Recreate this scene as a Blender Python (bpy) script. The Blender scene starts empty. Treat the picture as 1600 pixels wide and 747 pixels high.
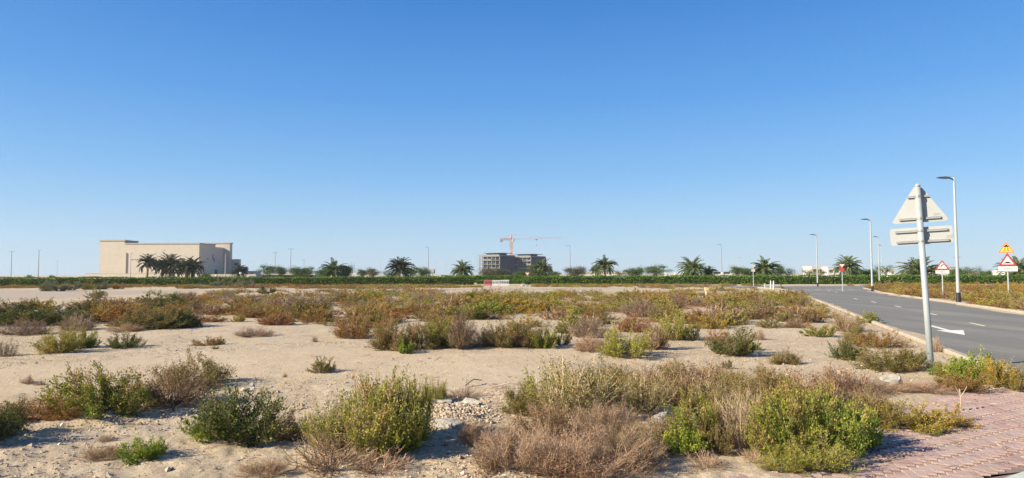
import bpy, math, random
import numpy as np
from mathutils import Matrix, Vector

# ------------------------------------------------------------------ camera, world, sun, exposure
sc = bpy.context.scene
COL = sc.collection
F, PW, PH = 1050.0, 1600.0, 747.0
CAM_H = 1.75
PITCH = math.atan(55.0 / F)
ROLL = math.radians(-0.14)
fw = np.array([0, math.cos(PITCH), math.sin(PITCH)])
r0 = np.array([1.0, 0, 0]); u0 = np.array([0, -math.sin(PITCH), math.cos(PITCH)])
rt = math.cos(ROLL) * r0 + math.sin(ROLL) * u0
up = -math.sin(ROLL) * r0 + math.cos(ROLL) * u0
CP = np.array([0, 0, CAM_H])
cam_d = bpy.data.cameras.new('camera'); cam = bpy.data.objects.new('camera', cam_d); COL.objects.link(cam)
cam_d.sensor_width = 36.0; cam_d.lens = 36.0 * F / PW
cam_d.clip_start = 0.1; cam_d.clip_end = 12000
cam.matrix_world = Matrix(((rt[0], up[0], -fw[0], 0), (rt[1], up[1], -fw[1], 0), (rt[2], up[2], -fw[2], CAM_H), (0, 0, 0, 1)))
sc.camera = cam

SUN_EL = math.radians(27); SUN_DIR = np.array([-0.92, -0.40]); SUN_DIR = SUN_DIR / np.linalg.norm(SUN_DIR)
w = bpy.data.worlds.new('World'); sc.world = w; w.use_nodes = True
nt = w.node_tree; nt.nodes.clear()
out = nt.nodes.new('ShaderNodeOutputWorld'); bg = nt.nodes.new('ShaderNodeBackground'); sky = nt.nodes.new('ShaderNodeTexSky')
sky.sky_type = 'NISHITA'; sky.sun_disc = False
sky.sun_elevation = SUN_EL
sky.sun_rotation = math.atan2(SUN_DIR[0], SUN_DIR[1])
sky.altitude = 0; sky.air_density = 1.0; sky.dust_density = 0.2; sky.ozone_density = 3.0
bg.inputs[1].default_value = 0.11
# clear winter sky: the Nishita sky, its haze band near the horizon tempered by elevation
geo_ = nt.nodes.new('ShaderNodeTexCoord'); sep = nt.nodes.new('ShaderNodeSeparateXYZ'); nt.links.new(geo_.outputs['Generated'], sep.inputs[0])
rmp = nt.nodes.new('ShaderNodeValToRGB'); el_ = rmp.color_ramp.elements
while len(el_) < 6: el_.new(.5)
for e_, (p_, c_) in zip(el_, [(0.0, (.50, .67, .84)), (.05, (.385, .61, .85)), (.14, (.195, .465, .84)), (.25, (.078, .325, .78)), (.38, (.026, .21, .65)), (.8, (.025, .095, .32))]):
    e_.position = p_; e_.color = (*c_, 1)
nt.links.new(sep.outputs[2], rmp.inputs[0])
vm = nt.nodes.new('ShaderNodeVectorMath'); vm.operation = 'SCALE'; vm.inputs[3].default_value = 4.75; nt.links.new(rmp.outputs[0], vm.inputs[0])
mxs = nt.nodes.new('ShaderNodeMix'); mxs.data_type = 'RGBA'; mxs.inputs[0].default_value = .85
nt.links.new(sky.outputs[0], mxs.inputs[6]); nt.links.new(vm.outputs[0], mxs.inputs[7])
nt.links.new(mxs.outputs[2], bg.inputs[0]); nt.links.new(bg.outputs[0], out.inputs[0])
sun_d = bpy.data.lights.new('sun', 'SUN'); sun = bpy.data.objects.new('sun', sun_d); COL.objects.link(sun)
sun_d.energy = 5.0; sun_d.angle = math.radians(0.53); sun_d.color = (1.0, 0.895, 0.70)
sdir = Vector((SUN_DIR[0] * math.cos(SUN_EL), SUN_DIR[1] * math.cos(SUN_EL), math.sin(SUN_EL)))
sun.rotation_euler = sdir.to_track_quat('Z', 'Y').to_euler(); sun.location = (-60, -40, 60)
sc.view_settings.view_transform = 'Standard'; sc.view_settings.look = 'None'
sc.view_settings.gamma = 1.0; sc.view_settings.use_curve_mapping = False
sc.view_settings.exposure = 0.95
sc.render.engine = 'CYCLES'
sc.cycles.max_bounces = 6; sc.cycles.diffuse_bounces = 3; sc.cycles.transparent_max_bounces = 8
sc.cycles.use_denoising = True; sc.cycles.denoiser = 'OPENIMAGEDENOISE'; sc.cycles.denoising_input_passes = 'RGB_ALBEDO_NORMAL'; sc.cycles.denoising_prefilter = 'FAST'; sc.cycles.use_adaptive_sampling = False

# ------------------------------------------------------------------ helpers
R = np.random.RandomState(11)
def ray(px, py):
    return fw + rt * ((px - PW / 2) / F) - up * ((py - PH / 2) / F)
def ground(px, py, z=0.0):
    d = ray(px, py); t = (z - CAM_H) / d[2]
    return CP + d * t
def at(px, py, Y):
    d = ray(px, py); return CP + d * (Y / d[1])
def project(P):
    v = np.asarray(P, float) - CP; dz = v @ fw
    return PW / 2 + F * (v @ rt) / dz, PH / 2 - F * (v @ up) / dz
def hz(px):
    d = 428.5 - (px - 800) * math.tan(-ROLL); return d

_T = np.random.RandomState(5).rand(256, 256)
def vnoise(x, y):
    xi = np.floor(x).astype(int); yi = np.floor(y).astype(int); fx = x - xi; fy = y - yi
    fx = fx * fx * (3 - 2 * fx); fy = fy * fy * (3 - 2 * fy)
    a = _T[xi % 256, yi % 256]; b = _T[(xi + 1) % 256, yi % 256]; c = _T[xi % 256, (yi + 1) % 256]; d = _T[(xi + 1) % 256, (yi + 1) % 256]
    return (a * (1 - fx) + b * fx) * (1 - fy) + (c * (1 - fx) + d * fx) * fy - 0.5
def fnoise(x, y, s, o=3):
    r = 0; a = 1.0
    for k in range(o):
        r = r + a * vnoise(x / s + 17.3 * k + 3000, y / s + 9.1 * k + 3000); a *= .5; s *= .5
    return r
def sdist(poly, x, y):
    """signed distance to a closed polygon, positive inside"""
    poly = np.asarray(poly, float); n = len(poly)
    x = np.asarray(x, float); y = np.asarray(y, float)
    d = np.full(x.shape, 1e18); ins = np.zeros(x.shape, bool)
    for i in range(n):
        ax, ay = poly[i]; bx, by = poly[(i + 1) % n]
        ex, ey = bx - ax, by - ay; L = ex * ex + ey * ey + 1e-12
        t = np.clip(((x - ax) * ex + (y - ay) * ey) / L, 0, 1)
        d = np.minimum(d, (x - ax - t * ex) ** 2 + (y - ay - t * ey) ** 2)
        c = ((ay > y) != (by > y)) & (x < (bx - ax) * (y - ay) / ((by - ay) if by != ay else 1e-12) + ax)
        ins ^= c
    d = np.sqrt(d); return np.where(ins, d, -d)

# mesh building -----------------------------------------------------
class MB:
    def __init__(s): s.v = []; s.f = []; s.n = 0; s.t = []; s.m = []
    def add(s, V, Fs, tone=None, mi=0):
        V = np.asarray(V, float).reshape(-1, 3); Fs = np.asarray(Fs, int)
        s.v.append(V); s.f.append(Fs + s.n); s.n += len(V)
        s.t.append(np.full(len(V), .5) if tone is None else np.broadcast_to(np.asarray(tone, float), (len(V),)))
        s.m.append(np.full(len(Fs), mi, int)); return s
    def box(s, c, d, rz=0, M=None, mi=0):
        c = np.asarray(c, float); h = np.asarray(d, float) / 2
        V = np.array([[x, y, z] for z in (-1, 1) for x, y in ((-1, -1), (1, -1), (1, 1), (-1, 1))]) * h
        if rz: 
            ca, sa = math.cos(rz), math.sin(rz); V = V @ np.array([[ca, sa, 0], [-sa, ca, 0], [0, 0, 1]])
        if M is not None: V = V @ M.T
        return s.add(V + c, [[0, 3, 2, 1], [4, 5, 6, 7], [0, 1, 5, 4], [1, 2, 6, 5], [2, 3, 7, 6], [3, 0, 4, 7]], mi=mi)
    def box2(s, a, b, mi=0):
        a = np.asarray(a, float); b = np.asarray(b, float); return s.box((a + b) / 2, np.abs(b - a), mi=mi)
    def prism(s, pts, y0, y1, M=None, o=(0, 0, 0), mi=0):
        """outline in local xz, extruded along local y"""
        pts = np.asarray(pts, float); n = len(pts)
        V = np.concatenate([np.c_[pts[:, 0], np.full(n, y0), pts[:, 1]], np.c_[pts[:, 0], np.full(n, y1), pts[:, 1]]])
        if M is not None: V = V @ M.T
        V = V + np.asarray(o, float)
        base = s.n; s.v.append(V); s.n += 2 * n; s.t.append(np.full(2 * n, .5))
        sides = np.array([[i, (i + 1) % n, n + (i + 1) % n, n + i] for i in range(n)]) + base
        s.f.append(sides); s.m.append(np.full(n, mi, int))
        s.f.append(np.array([list(range(n))[::-1]]) + base); s.m.append(np.array([mi]))
        s.f.append(np.array([[n + i for i in range(n)]]) + base); s.m.append(np.array([mi])); return s
    def poly(s, pts3, mi=0):
        n = len(pts3); s.f.append(np.array([list(range(n))]) + s.n); s.v.append(np.asarray(pts3, float)); s.n += n
        s.t.append(np.full(n, .5)); s.m.append(np.array([mi])); return s
    def tube(s, P, rad, k=6, tone=.5, cap=True, mi=0):
        P = np.asarray(P, float)[None]; rad = np.broadcast_to(np.asarray(rad, float), (P.shape[1],))[None]
        V, Fq = tubes(P, rad, k); b = s.n
        s.add(V, Fq, tone, mi)
        if cap:
            n = P.shape[1]
            s.f.append(np.array([list(range(k))[::-1]]) + b); s.m.append(np.array([mi]))
            s.f.append(np.array([[(n - 1) * k + i for i in range(k)]]) + b); s.m.append(np.array([mi]))
        return s
    def build(s, name, mats, parent=None, smooth=False, loc=None):
        me = mesh_from(name, s.v, s.f, s.t, s.m, mats, smooth)
        return link(name, me, parent, loc)
    def mesh(s, name, mats, smooth=False):
        return mesh_from(name, s.v, s.f, s.t, s.m, mats, smooth)

def mesh_from(name, vs, fs, ts, ms, mats, smooth):
    me = bpy.data.meshes.new(name)
    V = np.concatenate(vs); me.vertices.add(len(V)); me.vertices.foreach_set('co', V.astype(np.float32).ravel())
    li = np.concatenate([f.ravel() for f in fs]); tot = np.concatenate([np.full(len(f), f.shape[1], int) for f in fs])
    st = np.concatenate([[0], np.cumsum(tot)[:-1]])
    me.loops.add(len(li)); me.loops.foreach_set('vertex_index', li.astype(np.int32))
    me.polygons.add(len(tot)); me.polygons.foreach_set('loop_start', st.astype(np.int32)); me.polygons.foreach_set('loop_total', tot.astype(np.int32))
    me.polygons.foreach_set('material_index', np.concatenate(ms).astype(np.int32))
    me.polygons.foreach_set('use_smooth', np.full(len(tot), bool(smooth)))
    a = me.attributes.new('tone', 'FLOAT', 'POINT'); a.data.foreach_set('value', np.concatenate(ts).astype(np.float32))
    for m in (mats if isinstance(mats, (list, tuple)) else [mats]): me.materials.append(m)
    me.update(calc_edges=True); me.validate(); return me

def link(name, data, parent=None, loc=None):
    o = bpy.data.objects.new(name, data); COL.objects.link(o)
    if parent is not None: o.parent = parent
    if loc is not None: o.location = loc
    return o
def tag(o, label=None, cat=None, group=None, kind=None):
    if label: o['label'] = label
    if cat: o['category'] = cat
    if group: o['group'] = group
    if kind: o['kind'] = kind
    return o
def empty(name, label, cat, loc=(0, 0, 0), rz=0, group=None):
    o = link(name, None, None, tuple(loc)); o.rotation_euler = (0, 0, rz); o.empty_display_size = .2
    return tag(o, label, cat, group)
def copy_tree(o, parent=None):
    c = o.copy(); COL.objects.link(c)
    if parent is not None: c.parent = parent
    for ch in list(o.children): copy_tree(ch, c)
    return c

def tubes(P, rad, k=3):
    """P (S,n,3), rad (S,n): open tubes, all quads"""
    S, n, _ = P.shape
    T = np.gradient(P, axis=1); T /= np.linalg.norm(T, axis=2, keepdims=True) + 1e-9
    ref = np.where(np.abs(T[..., 2:3]) > .9, np.array([1.0, 0, 0]), np.array([0, 0, 1.0]))
    A = np.cross(T, ref); A /= np.linalg.norm(A, axis=2, keepdims=True) + 1e-9; B = np.cross(T, A)
    ang = np.arange(k) * 2 * math.pi / k
    V = P[:, :, None] + rad[:, :, None, None] * (A[:, :, None] * np.cos(ang)[None, None, :, None] + B[:, :, None] * np.sin(ang)[None, None, :, None])
    idx = np.arange(S * n * k).reshape(S, n, k)
    a = idx[:, :-1]; b = idx[:, 1:]
    Fq = np.stack([a, np.roll(a, -1, 2), np.roll(b, -1, 2), b], -1).reshape(-1, 4)
    return V.reshape(-1, 3), Fq
def leaves(P, D, L, W, rng):
    """diamond leaves at P pointing along D"""
    n = len(P); D = D / (np.linalg.norm(D, axis=1, keepdims=True) + 1e-9)
    q = rng.normal(size=(n, 3)); A = np.cross(D, q); A /= np.linalg.norm(A, axis=1, keepdims=True) + 1e-9
    N = np.cross(D, A)
    L = np.broadcast_to(L, (n,))[:, None]; W = np.broadcast_to(W, (n,))[:, None]
    m = P + D * L * .45 + N * L * .08
    V = np.stack([P, m + A * W * .5, P + D * L, m - A * W * .5], 1).reshape(-1, 3)
    return V, np.arange(4 * n).reshape(n, 4)

# ------------------------------------------------------------------ materials
def newmat(name):
    m = bpy.data.materials.new(name); m.use_nodes = True; n = m.node_tree; return m, n, n.nodes['Principled BSDF']
def N(n, t, **kw):
    x = n.nodes.new(t)
    for k, v in kw.items(): setattr(x, k, v)
    return x
def coords(n, scale=1.0, kind='Object'):
    tc = N(n, 'ShaderNodeTexCoord'); mp = N(n, 'ShaderNodeMapping'); mp.inputs['Scale'].default_value = (scale,) * 3 if not isinstance(scale, tuple) else scale
    n.links.new(tc.outputs[kind], mp.inputs[0]); return mp.outputs[0]
def noise(n, vec, s, det=4, rough=.6):
    x = N(n, 'ShaderNodeTexNoise'); x.inputs['Scale'].default_value = s; x.inputs['Detail'].default_value = det; x.inputs['Roughness'].default_value = rough
    n.links.new(vec, x.inputs['Vector']); return x.outputs[0]
def ramp(n, val, stops, interp='LINEAR'):
    x = N(n, 'ShaderNodeValToRGB'); x.color_ramp.interpolation = interp; e = x.color_ramp.elements
    while len(e) < len(stops): e.new(.5)
    for el, (p, c) in zip(e, stops): el.position = p; el.color = (c, c, c, 1) if isinstance(c, (int, float)) else (*c, 1)
    n.links.new(val, x.inputs[0]); return x.outputs[0]
def mix(n, fac, a, b, mode='MIX'):
    x = N(n, 'ShaderNodeMix', data_type='RGBA', blend_type=mode)
    for s, v in ((0, fac), (6, a), (7, b)):
        if isinstance(v, bpy.types.NodeSocket): n.links.new(v, x.inputs[s])
        elif s == 0: x.inputs[0].default_value = v
        else: x.inputs[s].default_value = (*v, 1)
    return x.outputs[2]
def attr(n, name='tone'):
    a = N(n, 'ShaderNodeAttribute'); a.attribute_name = name; return a.outputs['Fac']
def math_n(n, op, a, b=None):
    x = N(n, 'ShaderNodeMath', operation=op)
    for i, v in ((0, a), (1, b)):
        if v is None: continue
        if isinstance(v, bpy.types.NodeSocket): n.links.new(v, x.inputs[i])
        else: x.inputs[i].default_value = v
    return x.outputs[0]
def bump(n, bs, h, strength=.5, dist=.02):
    b = N(n, 'ShaderNodeBump'); b.inputs['Strength'].default_value = strength; b.inputs['Distance'].default_value = dist
    n.links.new(h, b.inputs['Height']); n.links.new(b.outputs[0], bs.inputs['Normal'])
def plain(name, col, rough=.6, metal=0, var=.12, s=6, spec=.4):
    m, n, b = newmat(name)
    v = noise(n, coords(n), s, 5)
    c = ramp(n, v, [(.3, tuple(x * (1 - var) for x in col)), (.7, tuple(min(1, x * (1 + var)) for x in col))])
    n.links.new(c, b.inputs['Base Color']); b.inputs['Roughness'].default_value = rough; b.inputs['Metallic'].default_value = metal
    b.inputs['Specular IOR Level'].default_value = spec; return m
def leafmat(name, stops, trans=.3, rnd=.26, hue=.012):
    m, n, b = newmat(name)
    geo = N(n, 'ShaderNodeNewGeometry'); oi = N(n, 'ShaderNodeObjectInfo')
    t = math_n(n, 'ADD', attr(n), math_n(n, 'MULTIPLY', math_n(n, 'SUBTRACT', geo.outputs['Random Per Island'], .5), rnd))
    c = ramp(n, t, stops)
    hs = N(n, 'ShaderNodeHueSaturation'); n.links.new(c, hs.inputs['Color'])
    n.links.new(math_n(n, 'ADD', math_n(n, 'MULTIPLY', oi.outputs['Random'], 2 * hue), .5 - hue), hs.inputs['Hue'])
    n.links.new(math_n(n, 'ADD', math_n(n, 'MULTIPLY', geo.outputs['Random Per Island'], .6), .88), hs.inputs['Value'])
    b.inputs['Roughness'].default_value = .7; b.inputs['Specular IOR Level'].default_value = .15
    n.links.new(hs.outputs[0], b.inputs['Base Color'])
    tr = N(n, 'ShaderNodeBsdfTranslucent'); n.links.new(hs.outputs[0], tr.inputs[0])
    mx = N(n, 'ShaderNodeMixShader'); mx.inputs[0].default_value = trans
    n.links.new(b.outputs[0], mx.inputs[1]); n.links.new(tr.outputs[0], mx.inputs[2])
    n.links.new(mx.outputs[0], n.nodes['Material Output'].inputs[0]); return m

def sand_material():
    m, n, b = newmat('sand'); v = coords(n)
    big = noise(n, v, .16, 5, .6); mid = noise(n, v, 1.3, 6, .65); fine = noise(n, v, 22, 5, .75); grit = noise(n, v, 90, 3, .7)
    c = ramp(n, mid, [(.3, (.47, .36, .225)), (.52, (.55, .435, .285)), (.75, (.61, .495, .34))])
    c = mix(n, ramp(n, big, [(.42, 0.0), (.62, .6)]), c, (.62, .505, .375))
    c = mix(n, ramp(n, noise(n, v, .45, 5, .7), [(.5, 0.0), (.68, .45)]), c, (.38, .31, .235))
    c = mix(n, ramp(n, fine, [(.36, .75), (.49, 0.0)]), c, (.34, .26, .18))
    c = mix(n, ramp(n, fine, [(.56, 0.0), (.70, .6)]), c, (.64, .545, .41))
    c = mix(n, ramp(n, grit, [(.35, .6), (.47, 0.0)]), c, (.30, .23, .165))
    # hard salty track (attribute, a true patch of another soil)
    tr = attr(n, 'track'); tn = ramp(n, noise(n, coords(n, (.25, 2.2, 1)), 1.0, 4, .6), [(.3, (.37, .30, .235)), (.6, (.45, .375, .30)), (.8, (.52, .44, .35))])
    c = mix(n, tr, c, tn)
    st = N(n, 'ShaderNodeAttribute'); st.attribute_name = 'smoothsand'
    sc_ = ramp(n, noise(n, coords(n, (.5, 2.0, 1)), 1.2, 5, .6), [(.3, (.54, .42, .285)), (.7, (.61, .485, .34))])
    c = mix(n, math_n(n, 'MULTIPLY', st.outputs['Fac'], .6), c, sc_)
    n.links.new(c, b.inputs['Base Color']); b.inputs['Roughness'].default_value = .95; b.inputs['Specular IOR Level'].default_value = .1
    h = math_n(n, 'ADD', math_n(n, 'MULTIPLY', fine, .7), math_n(n, 'MULTIPLY', grit, .3))
    bump(n, b, h, .9, .03); return m
def asphalt_material():
    m, n, b = newmat('asphalt'); v = coords(n)
    c = ramp(n, noise(n, v, 1.1, 5, .65), [(.3, (.185, .178, .158)), (.7, (.225, .217, .192))])
    c = mix(n, ramp(n, noise(n, v, 120, 2, .7), [(.4, 0.0), (.75, .45)]), c, (.29, .28, .26))
    c = mix(n, ramp(n, noise(n, coords(n, (.5, .12, 1)), .9, 4, .6), [(.45, 0.0), (.72, .6)]), c, (.30, .27, .22))
    tc = N(n, 'ShaderNodeTexCoord'); mp = N(n, 'ShaderNodeMapping'); mp.inputs['Rotation'].default_value = (0, 0, math.atan(.352)); mp.inputs['Scale'].default_value = (1.1, .035, 1); n.links.new(tc.outputs['Object'], mp.inputs[0])
    c = mix(n, ramp(n, noise(n, mp.outputs[0], 1.0, 4, .6), [(.40, .5), (.6, 0.0)]), c, (.145, .14, .128))
    n.links.new(c, b.inputs['Base Color']); b.inputs['Roughness'].default_value = .85; b.inputs['Specular IOR Level'].default_value = .25
    bump(n, b, noise(n, v, 150, 2), .3, .01); return m
def paver_material():
    m, n, b = newmat('pink_paver'); geo = N(n, 'ShaderNodeNewGeometry'); v = coords(n)
    c = ramp(n, geo.outputs['Random Per Island'], [(0, (.33, .205, .18)), (.5, (.42, .275, .24)), (1, (.49, .34, .295))])
    c = mix(n, ramp(n, noise(n, v, 2.2, 5, .7), [(.38, 0.0), (.62, .8)]), c, (.45, .35, .28))
    c = mix(n, ramp(n, noise(n, v, 45, 4, .7), [(.3, .5), (.5, 0.0)]), c, (.22, .13, .12))
    n.links.new(c, b.inputs['Base Color']); b.inputs['Roughness'].default_value = .85
    bump(n, b, noise(n, v, 60, 4), .4, .01); return m

M = {}
M['sand'] = sand_material(); M['asphalt'] = asphalt_material(); M['paver'] = paver_material()
M['joint'] = plain('joint_sand', (.25, .175, .15), .95, var=.3, s=30)
M['kerb'] = plain('kerb_concrete', (.42, .35, .265), .9, var=.2, s=5)
M['kerbw'] = plain('pale_kerb_concrete', (.50, .52, .45), .9, var=.12, s=8)
M['paint'] = plain('road_paint', (.72, .71, .66), .8, var=.2, s=14)
M['yellowpaint'] = plain('yellow_road_paint', (.70, .66, .40), .8, var=.2, s=14)
M['pole'] = plain('galvanised_pole', (.37, .40, .40), .45, .15, .08, 5)
M['poledark'] = plain('far_lamp_steel', (.27, .29, .31), .5, .3, .1, 3)
M['black'] = plain('black_paint', (.025, .025, .028), .5)
M['lamp'] = plain('lamp_housing', (.09, .10, .12), .5, .2)
M['signback'] = plain('sign_back', (.365, .372, .362), .5, .1, .05, 4)
M['rail'] = plain('sign_rail', (.34, .34, .33), .4, .4, .1, 10)
M['sticker'] = plain('grey_sticker', (.38, .38, .37), .6)
M['ink'] = plain('faded_ink', (.20, .20, .20), .7)
M['white'] = plain('white_sign', (.52, .52, .51), .45, var=.03)
M['red'] = plain('red_sign', (.36, .035, .04), .45, var=.08)
M['orange'] = plain('orange_red_sign', (.75, .16, .05), .45, var=.08)
M['yellow'] = plain('amber_sign', (.80, .47, .05), .45, var=.06)
M['beige'] = plain('beige_render', (.515, .452, .368), .9, var=.05, s=.5)
M['beigetrimshade'] = plain('beige_trim_and_shade', (.40, .345, .275), .9, var=.03, s=.5)
M['dark'] = plain('dark_opening', (.045, .05, .06), .6)
M['concrete'] = plain('raw_concrete', (.225, .218, .212), .9, var=.15, s=.8)
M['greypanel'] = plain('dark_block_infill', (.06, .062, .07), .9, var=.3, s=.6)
M['net'] = plain('dark_safety_net', (.035, .04, .055), .9, var=.3, s=.5)
M['crane'] = plain('crane_steel', (.58, .33, .20), .5, var=.1, s=.3)
M['jib'] = plain('haze_pale_crane_jib', (.62, .47, .40), .5, var=.1, s=.3)  # lighter than the mast: distance haze put into the jib's colour
M['craneweight'] = plain('crane_ballast', (.45, .40, .36), .8)
M['wall'] = plain('white_wall', (.58, .56, .52), .85, var=.06, s=.4)
M['villa'] = plain('cream_villa', (.56, .52, .44), .85, var=.06, s=.4)
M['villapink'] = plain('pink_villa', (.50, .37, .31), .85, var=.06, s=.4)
M['glass'] = plain('window_glass', (.06, .07, .09), .2, spec=.6)
M['barred'] = plain('red_plastic', (.42, .13, .13), .5, var=.15, s=2)
M['barwhite'] = plain('white_plastic', (.55, .54, .52), .5, var=.1, s=2)
M['post'] = plain('tan_marker', (.62, .47, .26), .8, var=.15)
M['stone'] = plain('pale_stone', (.38, .345, .29), .9, var=.25, s=9)
M['stonedark'] = plain('grey_stone', (.30, .285, .27), .9, var=.3, s=9)
M['bark'] = plain('palm_bark', (.22, .16, .11), .95, var=.35, s=9)
M['treebark'] = plain('tree_bark', (.20, .155, .12), .95, var=.3, s=9)
M['wood'] = plain('bleached_wood', (.40, .31, .23), .9, var=.25, s=14)
M['hedgecore'] = plain('hedge_shade_core', (.035, .04, .02), .95, var=.3)
def pebble_material():
    m, n, b = newmat('gravel'); geo = N(n, 'ShaderNodeNewGeometry')
    c = ramp(n, geo.outputs['Random Per Island'], [(0, (.27, .20, .14)), (.35, (.42, .32, .22)), (.85, (.52, .41, .29)), (1, (.60, .52, .42))])
    n.links.new(c, b.inputs['Base Color']); b.inputs['Roughness'].default_value = .95; return m
M['pebble'] = pebble_material()

LEAF = {
 'green':  [(0, (.04, .075, .012)), (.35, (.10, .15, .022)), (.65, (.22, .25, .035)), (.85, (.30, .27, .05)), (1, (.33, .21, .09))],
 'bright': [(0, (.055, .095, .012)), (.4, (.13, .19, .022)), (.8, (.24, .29, .035)), (1, (.36, .33, .07))],
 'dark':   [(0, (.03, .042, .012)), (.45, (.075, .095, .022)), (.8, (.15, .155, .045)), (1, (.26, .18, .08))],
 'olive':  [(0, (.065, .07, .017)), (.4, (.145, .135, .03)), (.75, (.225, .185, .05)), (1, (.30, .19, .08))],
 'brown':  [(0, (.07, .055, .022)), (.4, (.15, .10, .045)), (.7, (.22, .14, .065)), (1, (.28, .18, .10))],
 'rust':   [(0, (.10, .06, .018)), (.4, (.21, .115, .028)), (.75, (.29, .155, .04)), (1, (.34, .20, .065))],
 'red':    [(0, (.09, .04, .022)), (.5, (.23, .075, .035)), (1, (.33, .17, .05))],
 'gold':   [(0, (.12, .09, .018)), (.4, (.26, .19, .03)), (.75, (.37, .26, .045)), (1, (.42, .29, .08))],
 'yellow': [(0, (.09, .10, .018)), (.35, (.20, .205, .03)), (.65, (.31, .30, .05)), (.85, (.40, .34, .08)), (1, (.38, .24, .10))],
 'dry':    [(0, (.15, .09, .055)), (.5, (.30, .19, .115)), (1, (.46, .33, .21))],
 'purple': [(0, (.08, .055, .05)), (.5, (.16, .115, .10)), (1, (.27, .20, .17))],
 'straw':  [(0, (.24, .17, .10)), (.5, (.36, .27, .16)), (1, (.48, .38, .25))],
 'sage':   [(0, (.07, .085, .045)), (.5, (.14, .155, .085)), (1, (.22, .225, .14))],
}
for k, s in LEAF.items(): M['leaf_' + k] = leafmat('leaves_' + k, s)
M['leaf_hedge'] = leafmat('leaves_hedge', [(0, (.035, .08, .012)), (.5, (.10, .175, .024)), (1, (.20, .28, .045))], hue=.01)
M['leaf_palm'] = leafmat('leaves_palm', [(0, (.045, .07, .025)), (.5, (.10, .135, .05)), (1, (.22, .24, .10))], .2)
M['leaf_palmdark'] = leafmat('leaves_palm_dark', [(0, (.02, .03, .018)), (.5, (.04, .055, .03)), (1, (.085, .10, .05))], .15)
M['leaf_tree'] = leafmat('leaves_tree', [(0, (.03, .06, .02)), (.5, (.065, .11, .035)), (1, (.13, .17, .06))], .2)
M['leaf_treebrown'] = leafmat('leaves_tree_brown', [(0, (.05, .05, .03)), (.5, (.10, .095, .06)), (1, (.16, .15, .10))], .2)
def stemmat(name, a, b_): return leafmat(name, [(0, a), (1, b_)], 0.0, .6)
M['stem_brown'] = stemmat('stems_brown', (.12, .08, .05), (.30, .21, .135))
M['stem_grey'] = stemmat('stems_grey', (.18, .115, .07), (.41, .285, .185))
M['stem_straw'] = stemmat('stems_straw', (.22, .16, .09), (.48, .38, .24))

# ------------------------------------------------------------------ lie of the land
def g2(px, py): p = ground(px, py); return (p[0], p[1])
def Lx(Y): return 9.25 + .352 * (Y - 13.8)
road_poly = [(Lx(9.6), 9.6), (Lx(14), 14), (Lx(30), 30), (Lx(50), 50), (Lx(68), 68), (30.0, 76), (30.0, 82), (28, 83), (28, 93), (75, 95), (75, 84.5), (44, 83),
             (41, 79), (38.5, 73), (Lx(60) + 7.3, 60), (Lx(40) + 7.3, 40), (Lx(20) + 7.3, 20), (Lx(9) + 7.6, 9), (19, 4.5), (60, 1), (60, -9), (-60, -9), (-60, 3.4), (-8, 4.1), (0, 4.35),
             (2.6, 4.9), (4.12, 5.66), (4.72, 6.03), (5.45, 6.45), (6.4, 7.4), (7.2, 8.7)]
# sand edge of the brick paving: everything between this edge and the road is paved
pave_poly = [g2(1050, 800), g2(1180, 775), g2(1270, 752), g2(1318, 728), g2(1345, 697), g2(1425, 654), g2(1520, 645), g2(1480, 622), g2(1560, 611), g2(1625, 608), (Lx(9.9) - .1, 9.9),
             (7.08, 8.75), (6.3, 7.5), (5.4, 6.55), (4.66, 6.1), (4.07, 5.74), (2.55, 5.02), (0, 4.48), (-2, 4.4), (-2, 4.5), (.6, 4.6)]
track_poly = [g2(-500, 476), g2(-60, 472), g2(120, 466), g2(225, 459), g2(420, 454.6), g2(640, 454), g2(800, 454), g2(1000, 452), g2(1000, 450.4), g2(800, 451), g2(600, 452.6), g2(330, 453), g2(130, 454), g2(0, 452.5), g2(-500, 453)]
smooth_poly = [g2(-100, 585), g2(150, 565), g2(330, 552), g2(520, 545), g2(700, 556), g2(900, 548), g2(930, 575), g2(830, 612), g2(700, 612), g2(560, 600), g2(420, 590), g2(200, 610), g2(-100, 625)]
rubble_c = g2(700, 655)
def gh(x, y):
    x = np.asarray(x, float); y = np.asarray(y, float); r = np.hypot(x, y)
    fade = np.clip(1.6 - r / 45, 0, 1)
    near = np.clip(1.5 - r / 18, 0, 1)
    sm = np.clip(sdist(smooth_poly, x, y) / .8 + .5, 0, 1)
    h = .055 * fnoise(x, y, 3.0, 2) * fade + near * (1 - .7 * sm) * (.036 * fnoise(x, y, .55, 3) + .03 * fnoise(x + 40, y, .16, 2) + .035 * np.clip(1.7 - r / 7, 0, 1) * np.maximum(fnoise(x + 9, y + 4, .10, 2), 0))
    h = h + .10 * np.exp(-((x - rubble_c[0]) ** 2 + (y - rubble_c[1]) ** 2) / .22)
    # a pair of old wheel ruts across the clearing
    yc = 13.2 + .10 * x + .9 * np.sin(x * .21 + .6)
    for o_ in (-.8, .8):
        q = (y - yc - o_) / .13; h = h + (-.030 * np.exp(-q * q) + .014 * np.exp(-(np.abs(q) - 1.9) ** 2 * 2)) * np.clip((7.5 - np.abs(x + 3)) / 2, 0, 1) * np.clip(.75 + fnoise(x, y, 1.1, 2), 0, 1)
    h = h * np.clip((r - 1) / 2, 0, 1) + .015
    dr = sdist(road_poly, x, y)
    h = np.where(dr > -.9, h * np.clip(-dr / .9, 0, 1) + np.clip(1 + dr / .9, 0, 1) * .03, h)
    h = np.where(dr > -.12, -.12, h)
    dp = sdist(pave_poly, x, y) + .22 * fnoise(x, y, .5, 3)
    k = np.clip(dp / .35 + .5, 0, 1)
    h = np.where(dr <= -.12, h * (1 - k) + k * -.05, h)
    return h
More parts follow.
